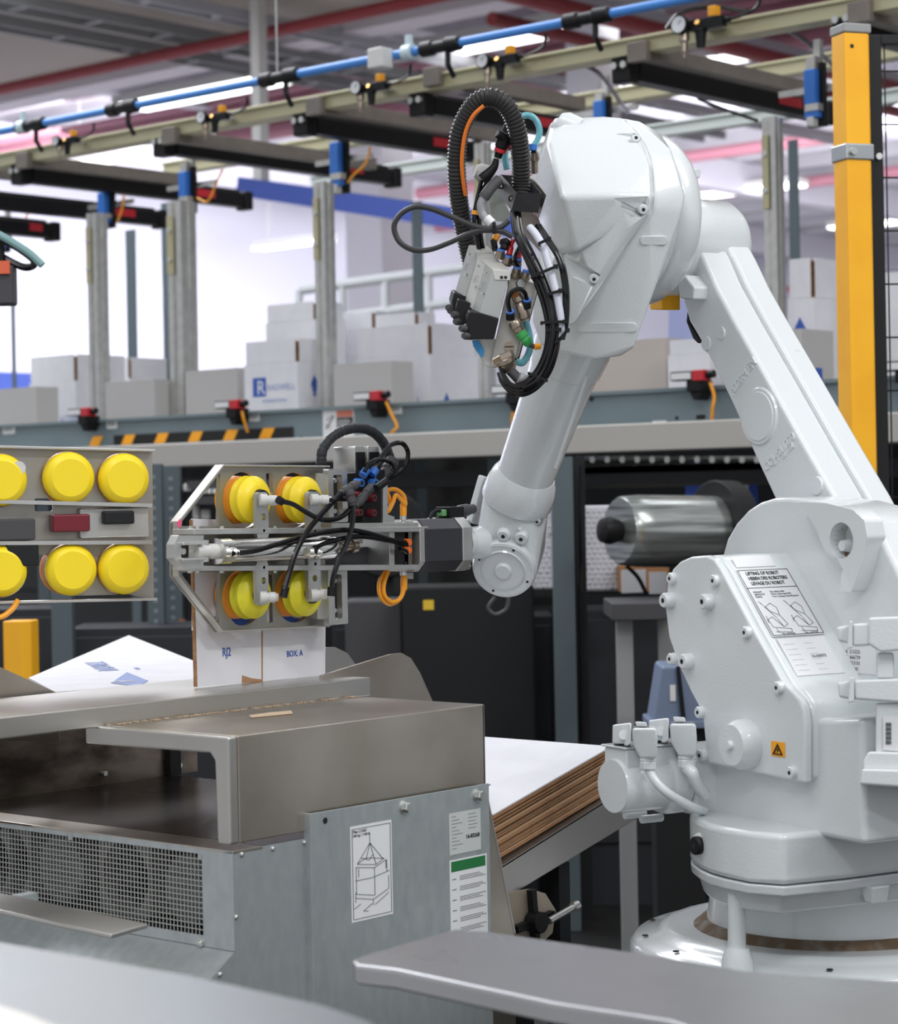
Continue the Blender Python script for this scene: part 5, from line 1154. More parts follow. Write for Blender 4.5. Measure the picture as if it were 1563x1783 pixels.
for o_ in (.030, .078):
    for (u0, w0, u1, w1) in ((.32, .006, .46, .022), (.36, .012, .33, .024), (.33, .024, .37, .032), (.37, .032, .44, .030), (.44, .030, .40, .016), (.40, .016, .36, .012), (.44, .030, .52, .036), (.52, .036, .54, .026), (.54, .026, .47, .022), (.47, .004, .54, .006), (.54, .006, .56, .038), (.56, .038, .59, .036), (.59, .036, .58, .006), (.47, .004, .45, .014), (.45, .014, .54, .026), (.31, .004, .33, .008), (.44, .004, .50, .002), (.55, .010, .59, .012)): ln(u0, w0+o_, u1, w1+o_, .00035)
obj('drawing', b, INK, LL)
b = B(); b.text('Min. rated load', SM(.605, .045), .004, .0001).text('Max. rated load', SM(.605, .088), .004, .0001); obj('lettering', b, INK, LL)
RL = slab(.64, .96, .030, .120, LABEL, 'rating_plate', 'pale rating plate')
b = B().text('16-60073', SM(.815, .075), .0075, .0001, bold=.0002)
for k in range(6): b.text('___________', SM(.69+.045*k, .036), .004, .0001).text('Typ %d' % (440+k) if k < 0 else '________', SM(.69+.045*k, .075), .004, .0001)
obj('lettering', b, GREYINK, RL)
WP_ = slab(-.10, .0, .03, .105, LABEL, 'blank_label', 'blank white label', .0012)
# tiny number table on the casting right of the gear housing
v0 = r3(1470, 1126, -.1215); v1 = r3(1525, 1175, -.1215)
NT = obj('number_label', B().box(v0.x, v1.x, -.1215, -.1201, v1.z, v0.z), LABEL, SH, label='label with a table of numbers')
b = B()
for k, s in enumerate(('6  213325', '1  666739', '1  213101', '6  21141', '1')): b.text(s, TM((v0.x+.003, -.1217, v0.z-.009-.0085*k), (1, 0, 0), (0, 0, 1)), .008, .0001)
obj('lettering', b, INK, NT)
# motor at left
ym = -.40
mv = r3(1066, 1369, ym); mk = (r3(1066, 1321, ym).z-mv.z)
MO = obj('motor', B().ring((mv.x, ym, mv.z), (mv.x, ym+.10, mv.z), [(0, mk*.96), (.05, mk), (1, mk)], 48), ROB, RB)
obj('terminal_box', B().poly(rp([(1053, 1295), (1078, 1303), (1090, 1340), (1048, 1330)], ym+.005), ym+.008, ym+.09).poly([(mv.x-mk*.72, mv.z), (mv.x+mk*.72, mv.z), (mv.x+mk*.72, mv.z+mk*1.38), (mv.x-mk*.72, mv.z+mk*1.38)], ym+.006, ym+.10), ROB, MO, bev=.004)
obj('box_lid', B().box(mv.x-mk*.80, mv.x+mk*.78, ym+.002, ym+.14, mv.z+mk*1.38, mv.z+mk*1.46), ROB, MO, bev=.002)
MB = obj('motor_flange', B().ring((mv.x, ym+.085, mv.z), (mv.x, ym+.125, mv.z), [(0, mk*1.12), (.2, mk*1.2), (.8, mk*1.2), (1, mk*1.05)], 40), ROB, MO)
obj('gear_neck', B().poly([(mv.x-mk*1.15, mv.z-mk*1.2), (mv.x+mk*1.2, mv.z-mk*1.2), (mv.x+mk*1.1, mv.z+mk*1.0), (mv.x-mk*.9, mv.z+mk*1.25), (mv.x-mk*1.1, mv.z+mk*1.0)], ym+.12, -.13), ROB, MO, bev=.008, seg=3)
for px, py in ((1134, 1425), (1105, 1418)):
    v = r3(px, py, ym+.10); obj('flange_bolt', B().cyl((v.x, ym+.08, v.z), (v.x, ym+.12, v.z), .0065, 14), ROB, MO, bev=.001)
def connector(px, py, s, d_):
    """angled plug: socket block, latch, hood and gland, drawn from its top left corner"""
    q_ = lambda a, c, e=0: RF.d(px+a*s, py+c*s, d_+e-a*.0009)
    T = obj('plug_socket', B().hull([q_(a, c, e) for a, c in ((0, 0), (34, -4), (34, 34), (0, 34)) for e in (0, .05)]), ROB, MO, bev=.003)
    obj('latch', B().hull([q_(a, c, e) for a, c in ((30, -4), (33, 2), (33, 34), (26, 38), (20, 36)) for e in (-.006, .052)]).hull([q_(a, c, e) for a, c in ((40, -6), (60, -5), (62, 3), (42, 2)) for e in (.0, .03)]), ROB, T, bev=.002)
    obj('pivot', B().cyl(q_(20, 18, -.008), q_(20, 18, .01), .0075, 14), ROB, T)
    obj('plug_hood', B().hull([q_(a, c, e) for a, c, e in ((35, 6, -.012), (78, 6, -.012), (80, 30, -.012), (36, 36, -.004), (50, 60, -.004), (78, 60, -.004), (35, 2, .05), (78, 2, .05), (80, 30, .05), (50, 60, .04), (78, 60, .04), (36, 36, .04))]), ROB, T, bev=.004)
    g0, g1 = q_(64, 58, .016), q_(64, 82, .016); gr = (g0-g1).length
    obj('gland', B().ring(g0, g1, [(0, gr*.62), (.2, gr*.66), (.25, gr*.58), (.35, gr*.66), (.8, gr*.64), (1, gr*.35)], 8), ROB, T)
    return q_(64, 80, .016)
dm = (RF.y(1066, 1369, ym)-RF.c).dot(RF.R @ fw)
g1 = connector(1066, 1262, .98, dm-.0); g2 = connector(1129, 1254, 1.05, dm+.03)
obj('grey_cable', B().tube([g1, RF.d(1145, 1365, dm-.05), RF.d(1168, 1385, dm-.05), RF.d(1205, 1405, dm-.03), RF.d(1225, 1412, dm+.0)], .0072, 12), ROB, MO)
obj('grey_cable', B().tube([g2, RF.d(1205, 1345, dm-.03), RF.d(1213, 1365, dm-.02), RF.d(1228, 1384, dm+.0)], .0095, 12), ROB, MO)
# turret
zt = CAMZ-.4975
def rz(pts, z): return [(p.x, p.y) for p in (RF.z(a, c, z) for a, c in pts)]
tf = rz([(1198, 1414), (1202, 1392), (1216, 1382), (1240, 1376)], zt); ft = rz([(1203, 1419), (1215, 1427), (1232, 1434), (1256, 1440), (1300, 1448), (1363, 1452), (1464, 1443), (1500, 1430), (1524, 1415), (1600, 1405)], zt)
plan = ft[::-1]+[rz([(1200, 1416)], zt)[0]]+tf[1:]
bx = [p for p in plan]
far = [(min(p[0] for p in bx), .12), (max(p[0] for p in bx), .12)]
zq = zt-.075
hullp = [(x, y, z) for (x, y) in bx for z in (zt, zq)]+[(far[0][0]+.05, .10, z) for z in (zt, zq)]+[(far[1][0], .10, z) for z in (zt, zq)]
TU = obj('turret', B().hull(hullp), ROB, RB, bev=.010, seg=4)
nk = rp([(1232, 1250), (1500, 1250)], -.24)
obj('turret_neck', B().poly([nk[0], nk[1], (nk[1][0], zt-.01), (nk[0][0], zt-.01)], -.24, .02), ROB, TU, bev=.01, seg=3)
cxy = (sum(p[0] for p in bx)/len(bx), sum(p[1] for p in bx)/len(bx))
sc_ = lambda k, z: [(cxy[0]+(x-cxy[0])*k, cxy[1]+(y-cxy[1])*k, z) for x, y in bx]+[(far[0][0]+.07, .08, z), (far[1][0], .08, z)]
obj('turret_flange', B().hull(sc_(1.0, zq-.001)+sc_(.985, zq-.016)), ROB, TU, bev=.003)
obj('turret_skirt', B().hull(sc_(.90, zq-.014)+sc_(.80, zq-.048)), ROB, TU, bev=.006)
for px, py in ((1262, 1525), (1325, 1535), (1348, 1545), (1455, 1553), (1520, 1560)):
    v = RF.z(px, py, zq-.03); obj('cast_rib', B().hull([(v.x+a, v.y+c, zq-.014) for a in (-.016, .016) for c in (-.014, .02)]+[(v.x+a, v.y+c, zq-.040) for a in (-.008, .008) for c in (-.010, .02)]), ROB, TU, bev=.003)
v = RF.y(1218, 1473, RF.z(1218, 1450, zt-.03).y)
TT = BVHTree.FromPolygons(*(lambda b: (b.v, b.f))(B().hull(hullp))); s_, hn_, _ = hit(1219, 1472, [TT]); n_ = (RF.c-s_).normalized(); n_ = (n_*.6+hn_).normalized()
obj('plug_seat', B().ring(s_-n_*.03, s_+n_*.004, [(0, .020), (.9, .019), (1, .015)], 24), ROB, TU)
obj('black_plug', B().ring(s_+n_*.003, s_+n_*.014, [(0, .014), (.7, .014), (1, .011)], 20), BLACK, TU)
obj('hex_socket', B().cyl(s_+n_*.0137, s_+n_*.0145, .005, 6), INK, TU)
# serial sticker on the turret top
c4 = [RF.z(a, c, zt+.0007) for a, c in ((1374, 1430), (1412, 1404), (1465, 1412), (1436, 1440))]
ST = obj('serial_sticker', B().add(c4+[p-Vector((0, 0, .0006)) for p in c4], [(0, 1, 2, 3), (4, 7, 6, 5), (0, 1, 5, 4), (1, 2, 6, 5), (2, 3, 7, 6), (3, 0, 4, 7)]), LABEL, TU, label='white serial number sticker')
b = B(); e1 = (c4[2]-c4[1]); e2 = (c4[0]-c4[1])
for k in range(14):
    p = c4[1]+e1*(.12+.055*k)+e2*.25; b.bar(p+Vector((0, 0, .0005)), p+e2*.3+Vector((0, 0, .0005)), .0012+.001*(k % 3 == 0), .0003)
for k in range(3): p = c4[1]+e1*.12+e2*(.64+.1*k); b.bar(p+Vector((0, 0, .0005)), p+e1*(.4+.1*k)+Vector((0, 0, .0005)), .0015, .0003)
obj('barcode', b, GREYINK, ST)
v = RF.z(1500, 1368, zt+.04)
obj('top_step', B().hull([(p[0], p[1], z) for p in rz([(1410, 1362), (1500, 1345), (1640, 1372), (1640, 1395), (1440, 1385)], zt+.035) for z in (zt-.005, zt+.035)]), ROB, TU, bev=.006, seg=3)
v = RF.z(1500, 1368, zt+.036); obj('step_disc', B().cyl((v.x, v.y, zt+.034), (v.x, v.y, zt+.0375), .020, 28), ROB, TU)
# neck, rust ring, base
bc = RF.z(1440, 1600, CAMZ-.71); bc = Vector((0.0, -.0, 0))
obj('slew_neck', B().ring((0, 0, zq-.045), (0, 0, CAMZ-.705), [(0, .185), (.25, .19), (1, .2)], 56), ROB, RB)
obj('dust_ring', B().ring((0, 0, CAMZ-.690), (0, 0, CAMZ-.709), [(0, .205), (.5, .215), (1, .232)], 56), RUST, RB)
zb_ = CAMZ-.71
BS = obj('base', B().ring((0, 0, zb_+.008), (0, 0, zb_-.10), [(0, .255), (0, .268), (.06, .278), (.10, .285), (.14, .312), (.22, .322), (.55, .326), (1, .34)], 72), ROB, RB, ang=50)
for w in range(14):
    a = w*2*PI/14+.2; obj('rim_hole', B().cyl((.300*math.cos(a), .300*math.sin(a), zb_-.003), (.300*math.cos(a), .300*math.sin(a), zb_-.0015), .005, 10), INK, BS)
p = RF.d(1283, 1650, 3.31); q_ = RF.d(1285, 1552, 3.31)
obj('guide_pin', B().ring(Vector((p.x, p.y, p.z)), Vector((p.x, p.y, q_.z)), [(0, .0135), (.97, .0135), (1, .0115)], 28), ROB, BS)
obj('pin_boss', B().ring((p.x, p.y, zb_-.03), (p.x, p.y, p.z), [(0, .026), (.7, .024), (1, .018)], 24), ROB, BS)
obj('foot_lug', B().hull([(p.x+a, p.y+c, z) for a in (-.05, .05) for c in (-.04, .05) for z in (zb_-.03, zb_-.10)]), ROB, BS, bev=.01)
obj('pedestal', B().ring((0, 0, zb_-.10), (0, 0, .0), [(0, .30), (.9, .30), (.91, .38), (1, .38)], 48), DKGREY, RB)
# right-hand connectors and valve body
def rblock(name, pts, d0, d1, m=ROB, bev=.004, parent=SH, **k): return obj(name, B().hull([RF.d(a, c, e) for a, c in pts for e in (d0, d1)]), m, parent, bev=bev, seg=3, **k)
DD = 3.12
rblock('side_socket', [(1512, 1075), (1600, 1072), (1600, 1130), (1532, 1136), (1512, 1122)], DD, DD+.1)
rblock('side_plug', [(1484, 1086), (1520, 1084), (1518, 1124), (1484, 1126)], DD+.005, DD+.07)
rblock('plug_tail', [(1456, 1092), (1486, 1086), (1486, 1124), (1458, 1116)], DD+.01, DD+.06)
rblock('latch', [(1478, 1082), (1484, 1080), (1484, 1128), (1474, 1130)], DD-.005, DD+.07, bev=.002)
rblock('side_plug', [(1486, 1184), (1600, 1180), (1600, 1226), (1546, 1222), (1488, 1218)], DD, DD+.08)
rblock('plug_tail', [(1458, 1188), (1490, 1182), (1490, 1220), (1460, 1214)], DD+.01, DD+.06)
rblock('latch', [(1480, 1180), (1487, 1178), (1487, 1222), (1476, 1224)], DD-.005, DD+.07, bev=.002)
rblock('spring_post', [(1526, 1136), (1556, 1136), (1556, 1182), (1526, 1182)], DD+.02, DD+.05)
VB = rblock('side_box', [(1524, 1224), (1640, 1222), (1640, 1318), (1524, 1312)], DD+.01, DD+.16)
rblock('box_foot', [(1512, 1308), (1640, 1312), (1640, 1345), (1502, 1340), (1502, 1325)], DD, DD+.18)
rblock('box_foot', [(1500, 1338), (1640, 1342), (1640, 1376), (1496, 1366)], DD-.01, DD+.2)
P = [RF.d(a, c, DD+.008) for a, c in ((1537, 1247), (1566, 1248), (1566, 1308), (1537, 1306))]
BL = obj('barcode_label', B().add(P, [(0, 1, 2, 3)]), LABEL, VB, label='white barcode label')
b = B()
for k in range(15): p0 = RF.d(1541.5, 1259+2.6*k, DD+.0072); p1 = RF.d(1551.5, 1259+2.6*k, DD+.0072); b.bar(p0, p1, .0009+.0006*(k % 3 == 1), .0002, RF.R @ fw)
obj('barcode', b, INK, BL)
# ================================================================ BENEATH THE CONVEYOR
def cbox(px0, py0, px1, py1, dep, thk, name, s, cat, m, bev=0, rot=0.0, floor=False, parts=None, g=None):
    """box with its face at a depth, about parallel to the picture unless rot is given"""
    c = at((px0+px1)/2, (py0+py1)/2, dep); w = (px1-px0)*dep/F/max(.3, math.cos(rot)); h = (py1-py0)*dep/F
    f = Fr((c.x, c.y, 0 if floor else c.z-h/2), YAW+rot); T = thing(name, s, cat, f, g)
    z0 = (c.z-h/2) if floor else 0
    obj('body', B().box(-w/2, w/2, 0, thk, 0 if floor else 0, z0+h), m, T, bev=bev)
    return T, w, h, z0
R1 = -YAW
# tall slotted uprights and rack
def upright(px0, px1, py0, dep, s, slots=True):
    T, w, h, z0 = cbox(px0, py0, px1, 1400, dep, .06, 'rack_upright', s, 'post', DPOST, floor=True, rot=0)
    if slots:
        b = B(); top = z0+h
        k = 0
        while top-.05-.035*k > .5: b.box(-w*.12, w*.12, -.0015, .001, top-.05-.035*k, top-.037-.035*k); k += 1
        obj('slots', b, mat('slot_grey', (.22, .25, .28), .5), T, kind='stuff')
    return T
upright(258, 286, 808, 7.6, 'dark slotted rack upright left of the gripper')
upright(286, 318, 812, 7.9, 'second slotted rack upright just left of the gripper')
upright(92, 128, 1030, 7.2, 'pale steel upright behind the left gripper', False)['label']
upright(965, 1002, 795, 6.6, 'tall grey-blue upright right of the robot wrist', False)
T, w, h, z0 = cbox(1000, 795, 1022, 1300, 6.75, .05, 'rack_upright', 'black upright just right of the grey-blue one', 'post', DARK, floor=True)
# dark cabinets
def cabinet(px0, px1, py0, dep, s, lines=()):
    T, w, h, z0 = cbox(px0, py0, px1, 1320, dep, .3, 'cabinet', s, 'cabinet', DARK2, bev=.006, floor=True)
    top = z0+h
    n = max(1, int(w/.42))
    for k in range(n): obj('door_panel', B().box(-w/2+.01+k*w/n, -w/2+(k+1)*w/n-.01, -.012, -.001, .2, top-.03), DARK2, T, bev=.004)
    return T
cabinet(580, 965, 1075, 7.25, 'low charcoal cabinet behind the gripper and robot wrist')
cabinet(1000, 1200, 1060, 7.0, 'low charcoal cabinet below the roll of film')
cabinet(120, 560, 1090, 7.4, 'low charcoal cabinet behind the held carton')
cabinet(-60, 100, 1060, 7.8, 'low charcoal cabinet at the left edge')




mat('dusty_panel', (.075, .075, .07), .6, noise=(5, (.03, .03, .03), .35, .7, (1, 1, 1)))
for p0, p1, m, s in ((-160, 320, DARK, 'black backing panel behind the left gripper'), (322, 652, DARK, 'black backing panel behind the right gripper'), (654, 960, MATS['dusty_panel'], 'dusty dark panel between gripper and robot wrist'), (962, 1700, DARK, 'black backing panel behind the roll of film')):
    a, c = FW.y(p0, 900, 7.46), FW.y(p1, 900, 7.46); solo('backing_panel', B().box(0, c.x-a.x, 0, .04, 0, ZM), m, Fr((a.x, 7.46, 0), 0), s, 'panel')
# round black reel behind the gripper flange
q = at(672, 930, 7.62); T = thing('cable_reel', 'round black reel behind the gripper flange', 'reel', Fr(tuple(q), YAW))
obj('disc', B().cyl((0, 0, 0), (0, .05, 0), .15, 36), DARK, T, bev=.01); obj('hub', B().cyl((0, -.01, 0), (0, 0, 0), .04, 20), DARK2, T); obj('stand', B().box(-.02, .02, .05, .08, -q.z, .02), DARK, T)
q = at(745, 1130, 6.9)
# equipment with yellow label
T, w, h, z0 = cbox(700, 1020, 930, 1110, 6.85, .25, 'machine_box', 'black equipment box with small yellow label under the wrist', 'equipment', DARK, bev=.01, floor=True)
obj('yellow_label', B().box(-w*.34, -w*.26, -.002, 0, z0+h*.55, z0+h*.74), mat('yellow_print', (.75, .50, .03), .5), T)
T, w, h, z0 = cbox(600, 1045, 700, 1115, 7.0, .2, 'machine_box', 'dark equipment box below the gripper bracket', 'equipment', DKGREY, bev=.01, floor=True)
# shelves with things behind the gripper
for k, (a, b_, c, d_, dep, s) in enumerate(((330, 862, 600, 876, 7.8, 'dark shelf edge behind the top suction cups'), (325, 835, 610, 850, 7.9, 'upper dark shelf behind the top of the gripper'))):
    cbox(a, b_, c, d_, dep, .2, 'shelf_board', s, 'shelf', DKGREY)
for k in range(11): cbox(352+9*k, 851, 358+9*k, 859, 7.85, .02, 'shelf_bottle', '%s tiny pale bottle from the left in the dark shelf row' % ORD[k], 'bottle', LABEL, g='tiny bottles on the dark shelf')
for a, b_, c, d_, s in ((335, 878, 347, 906, 'tall pale bottle on the rack left of the carton'), (349, 886, 366, 906, 'short pale tub on the rack left of the carton'), (318, 842, 334, 856, 'small blue pot high on the rack')): cbox(a, b_, c, d_, 7.9, .03, 'tub', s, 'container', WHITEP, bev=.008)
cbox(311, 1078, 322, 1090, 7.85, .01, 'rack_tag', 'small brown tag on the second slotted upright', 'tag', mat('brown_tag', (.35, .16, .08), .6))
# back line under-beam: bars, conveyors
def xbar(px0, py0, px1, y, hgt, m, name, s, cat='bar', dz=.03):
    a = FW.y(px0, py0, y); c = FW.y(px1, py0, y)
    return solo(name, B().box(0, c.x-a.x, 0, dz, -hgt, 0), m, Fr(tuple(a), 0), s, cat, bev=.002)
xbar(1010, 830, 1500, YB+.5, .045, mat('dull_bar', (.12, .12, .11), .4, .4), 'cross_bar', 'dull steel bar above the roll of film')
xbar(1010, 812, 1500, YB+.3, .03, mat('dull_bar2', (.08, .08, .075), .4, .4), 'cross_bar', 'thin dark bar just under the conveyor fittings')
xbar(-150, 1018, 1180, YB+.35, .03, DARK, 'cross_bar', 'long black shelf edge across the line at wrist height')
xbar(1000, 1035, 1220, YB+.2, .03, DARK, 'cross_bar', 'black shelf edge under the bubble wrap')
# coil-like chain over blue panel
b = B(); a = FW.y(1130, 842, YB+.55)
for k in range(26): b.cyl((k*.018, 0, 0), (k*.018+.010, 0, .0), .013, 8)
solo('spring_chain', b, ZINC, Fr(tuple(a), 0), 'row of small steel links over the blue panel', 'chain', kind='stuff')
T, w, h, z0 = cbox(1195, 845, 1320, 960, 7.6, .02, 'blue_panel', 'bright blue panel behind the black end disc of the roll', 'panel', mat('blue_panel', (.03, .10, .55), .5))
obj('white_stripe', B().box(w*.31, w*.37, -.002, 0, 0, h), LABEL, T)
# roll of stretch film
a = at(1078, 924, 6.36); c = at(1240, 926, 6.5)
T = thing('film_roll', 'large roll of stretch film on a black spindle behind the robot', 'roll', Fr(tuple(a), 0)); d_ = c-a; r = .103
FILM = mat('stretch_film', (.50, .52, .50), .22, .75, noise=(6, (.16, .18, .17), .42, .62, (.4, .4, 9)))
obj('film', B().ring((0, 0, 0), d_, [(0, r*.9), (.03, r*.96), (.2, r), (1, r*1.02)], 32), FILM, T)
obj('core', B().ring(-d_*.2, (0, 0, 0), [(0, .02), (.1, .034), (.5, .04), (1, .03)], 20), BLACK, T)
obj('end_disc', B().cyl(d_*1.0, d_*1.22, .150, 36), DARK, T, bev=.004)
obj('stand', B().box(d_.x*1.1-.02, d_.x*1.1+.02, d_.y*1.1-.02, d_.y*1.1+.04, -a.z, .0), DARK, T)
# bubble wrap
BW = mat('bubble_wrap', (.62, .62, .66), .3, bump=(60, .6), noise=(38, (.20, .20, .26), .60, .68, (1, 1, 1.3)))
for k, (a, b_, c, d_, dep, s) in enumerate(((1004, 880, 1078, 1030, 7.0, 'hanging sheet of bubble wrap right of the grey-blue upright'), (880, 880, 962, 1028, 7.1, 'hanging sheet of bubble wrap behind the wrist disc'))):
    T, w, h, z0 = cbox(a, b_, c, d_, dep, .03, 'bubble_wrap', s, 'wrap', BW, bev=.01)
    b = B()
    for i in range(int(w/.018)):
        for j in range(int(h/.016)):
            x = -w/2+.012+i*.018+(j % 2)*.008; z = .01+j*.016
            if x < w/2-.008: b.ring((x, 0, z), (x, -.004, z), [(0, .006), (.6, .0045), (1, .001)], 6, False)
    obj('bubbles', b, BW, T, kind='stuff')
cbox(1078, 985, 1165, 1030, 6.9, .1, 'open_box', 'open brown carton below the film roll', 'box', mat('orange_kraft', (.42, .20, .08), .8), bev=.002)
cbox(1082, 992, 1125, 1032, 6.8, .005, 'paper_flap', 'pale paper flap left in the brown carton', 'paper', CARTON, rot=.4)
cbox(1130, 996, 1160, 1034, 6.75, .005, 'paper_flap', 'pale paper flap right in the brown carton', 'paper', CARTON, rot=-.3)
# work table with legs right of the robot gear cover
T, w, h, z0 = cbox(1066, 1050, 1190, 1080, 6.0, .35, 'side_table', 'dark grey side table behind the bolted gear cover', 'table', DKGREY, bev=.004)
zt_ = T.location.z
for x, y in ((-w*.3, .1), (w*.4, .3)): obj('leg', B().box(x-.022, x+.022, y-.02, y+.02, -zt_, 0), GREYB, T)
# blue-grey bin
T = thing('plastic_bin', 'blue-grey plastic bin behind the gear cover and motor', 'bin', Fr(tuple(at(1182, 1240, 5.6).to_2d())+(0,), YAW)); q = at(1182, 1262, 5.6); zt3 = at(1182, 1160, 5.6).z
obj('body', B().hull([(x*.05, y, z) for x, y, z in ((-1.3, 0, q.z), (1.3, 0, q.z), (-.8, 0, zt3), (.8, 0, zt3), (-1.3, .2, q.z), (1.3, .2, q.z), (-.8, .2, zt3), (.8, .2, zt3))]), mat('bin_blue', (.17, .22, .33), .5), T, bev=.008)
obj('rim', B().box(-.075, .075, -.01, .2, q.z-.01, q.z+.01), MATS['bin_blue'], T, bev=.004)
obj('label_strip', B().box(-.022, -.008, -.004, 0, q.z+.06, q.z+.10), LABEL, T)
obj('strap', B().bar((.012, -.008, q.z-.01), (.0, -.002, zt3), .016, .006), BLACK, T)
obj('stand', B().box(-.06, .06, .03, .17, 0, q.z), DARK, T)
loose('cable', [(1010, 810, 6.7), (1008, 880, 6.7), (1009, 960, 6.7), (1010, 1060, 6.7), (1012, 1290, 6.7)], .006, RUB, 'thin black cable hanging beside the bubble wrap')
loose('cable', [(862, 1040, 5.5), (850, 1058, 5.5), (862, 1070, 5.5), (880, 1062, 5.5), (885, 1045, 5.5), (882, 1025, 5.5)], .005, DKGREY, 'grey cable loop hanging under the wrist disc')
loose('cable', [(1090, 985, 6.6), (1110, 1005, 6.6), (1125, 1034, 6.6)], .006, RUB, 'black strap crossing the brown carton')
# ================================================================ FENCE AT RIGHT
def fpost(pxl, pxr, py, dep, m, name, s, parts):
    c = at((pxl+pxr)/2, py, dep); w = (pxr-pxl)*dep/F; T = thing(name, s, 'post', Fr((c.x, c.y, 0), YAW+.35)); return T, w, c.z
T, w, zt_ = fpost(1450, 1508, 62, 5.2, AMBER, 'fence_post', 'tall amber yellow square fence post with grey cap', None); w *= .88
obj('tube', B().poly([(-w*.5, -w*.5), (w*.42, -w*.5), (w*.5, -w*.42), (w*.5, w*.4), (-w*.5, w*.4)], .01, zt_, 'z'), AMBER, T, bev=.004)
obj('cap', B().box(-w*.54, w*.54, -w*.54, w*.44, zt_, zt_+.022), GREYB, T, bev=.004)
obj('foot', B().box(-w, w, -w, w, 0, .01), AMBER, T)
zc = at(1480, 268, 5.2).z
obj('clamp', B().box(-w*.56, w*.56, -w*.56, w*.46, zc-.019, zc+.019), mat('clamp_zinc', (.42, .45, .46), .4, .8), T, bev=.004)
obj('bolt', B().cyl((-w*.3, -w*.56-.008, zc), (-w*.3, -w*.5, zc), .009, 8), ZINC, T)
zq = at(1464, 86, 5.2).z; obj('hole', B().cyl((-w*.22, -w*.5-.001, zq), (-w*.22, -w*.49, zq), .005, 10), DARK, T)
q = at(1522, 60, 5.25); zt_ = q.z
T = thing('mesh_fence', 'black framed wire mesh fence panel at the right edge', 'fence', Fr((q.x, q.y, 0), YAW+.12)); fw_ = .032
obj('frame_post', B().box(-fw_/2, fw_/2, 0, .03, .05, zt_), DARK, T, bev=.002)
obj('frame_top', B().box(fw_/2, .9, 0, .03, zt_-.022, zt_), DARK, T, bev=.002)
obj('frame_bottom', B().box(fw_/2, .9, 0, .03, .05, .08), DARK, T)
zz_ = .1; dzr = (at(1522, 255, 5.25).z-at(1522, 500, 5.25).z)*93/245
za_ = at(1540, 122, 5.25).z
for k in range(18):
    z = za_-dzr*k
    if z > .1: obj('wire', B().bar((fw_/2, .012, z), (.9, .012, z), .003, .004), BLACK, T)
for k in range(18): obj('wire', B().bar((fw_/2+.012+.05*k, .016, .08), (fw_/2+.012+.05*k, .016, zt_-.02), .003, .003, (0, 1, 0)), BLACK, T)
obj('bolt', B().cyl((.004, -.008, zc), (.004, 0, zc), .008, 10), ZINC, T)
obj('foot', B().box(-.05, .05, -.03, .06, 0, .05), DARK, T)
# hoses at the left edge
loose('air_hose', [(-30, 395, 5.2), (10, 415, 5.2), (50, 440, 5.2), (74, 462, 5.2)], .009, mat('sea_green_hose', (.20, .36, .36), .4), 'sea-green hose entering at the left edge', 'hose')
loose('air_hose', [(-30, 405, 5.25), (20, 425, 5.25), (60, 455, 5.25), (40, 465, 5.25), (-10, 440, 5.25)], .009, RUB, 'black hose loop at the left edge under the portal', 'hose')
q = at(-4, 500, 5.2); T = thing('gripper_head', 'dark blurred gripper mechanism at the left edge', 'machine', Fr(tuple(q), YAW))
obj('block', B().box(-.05, .035, 0, .06, -.04, .05), DKGREY, T, bev=.006); obj('red_cap', B().box(.005, .03, -.01, 0, .03, .06), mat('coral', (.70, .12, .05), .5), T); obj('rod', B().cyl((0, .03, .05), (0, .03, .13), .012, 10), BLACK, T)
# ================================================================ VALVE UNIT, CONDUIT AND CABLES ON THE ROBOT ELBOW
VO = at(875, 540, 3.52); VF = Fr(VO[:], YAW)      # axes: x picture right, y away, z up
def vd(px, py, d): return VF.d(px, py, d)
def vh(name, pts, d0, d1, m, par, bev=.002, sh=(0, 0), **k):
    return obj(name, B().hull([vd(a, c, d0) for a, c in pts]+[vd(a+sh[0], c+sh[1], d1) for a, c in pts]), m, par, bev=bev, **k)
V = thing('valve_manifold', 'pneumatic valve block with three solenoid valves hanging beside the robot elbow', 'valve', VF)
CASTG = mat('valve_grey', (.42, .43, .42), .4, .5); CASTL = mat('valve_light', (.56, .56, .53), .45, .3)
vh('manifold_body', [(888, 478), (934, 494), (897, 624), (868, 640), (853, 641), (862, 592), (884, 500)], 3.50, 3.545, mat('manifold', (.45, .43, .39), .35, .8), V, .0015, (6, -3))
vh('side_block', [(820, 590), (864, 590), (854, 641), (845, 637), (823, 603)], 3.51, 3.55, CASTL, V, .002)
vh('rear_plate', [(884, 488), (940, 494), (903, 628), (872, 645)], 3.546, 3.552, DARK, V, .0005)
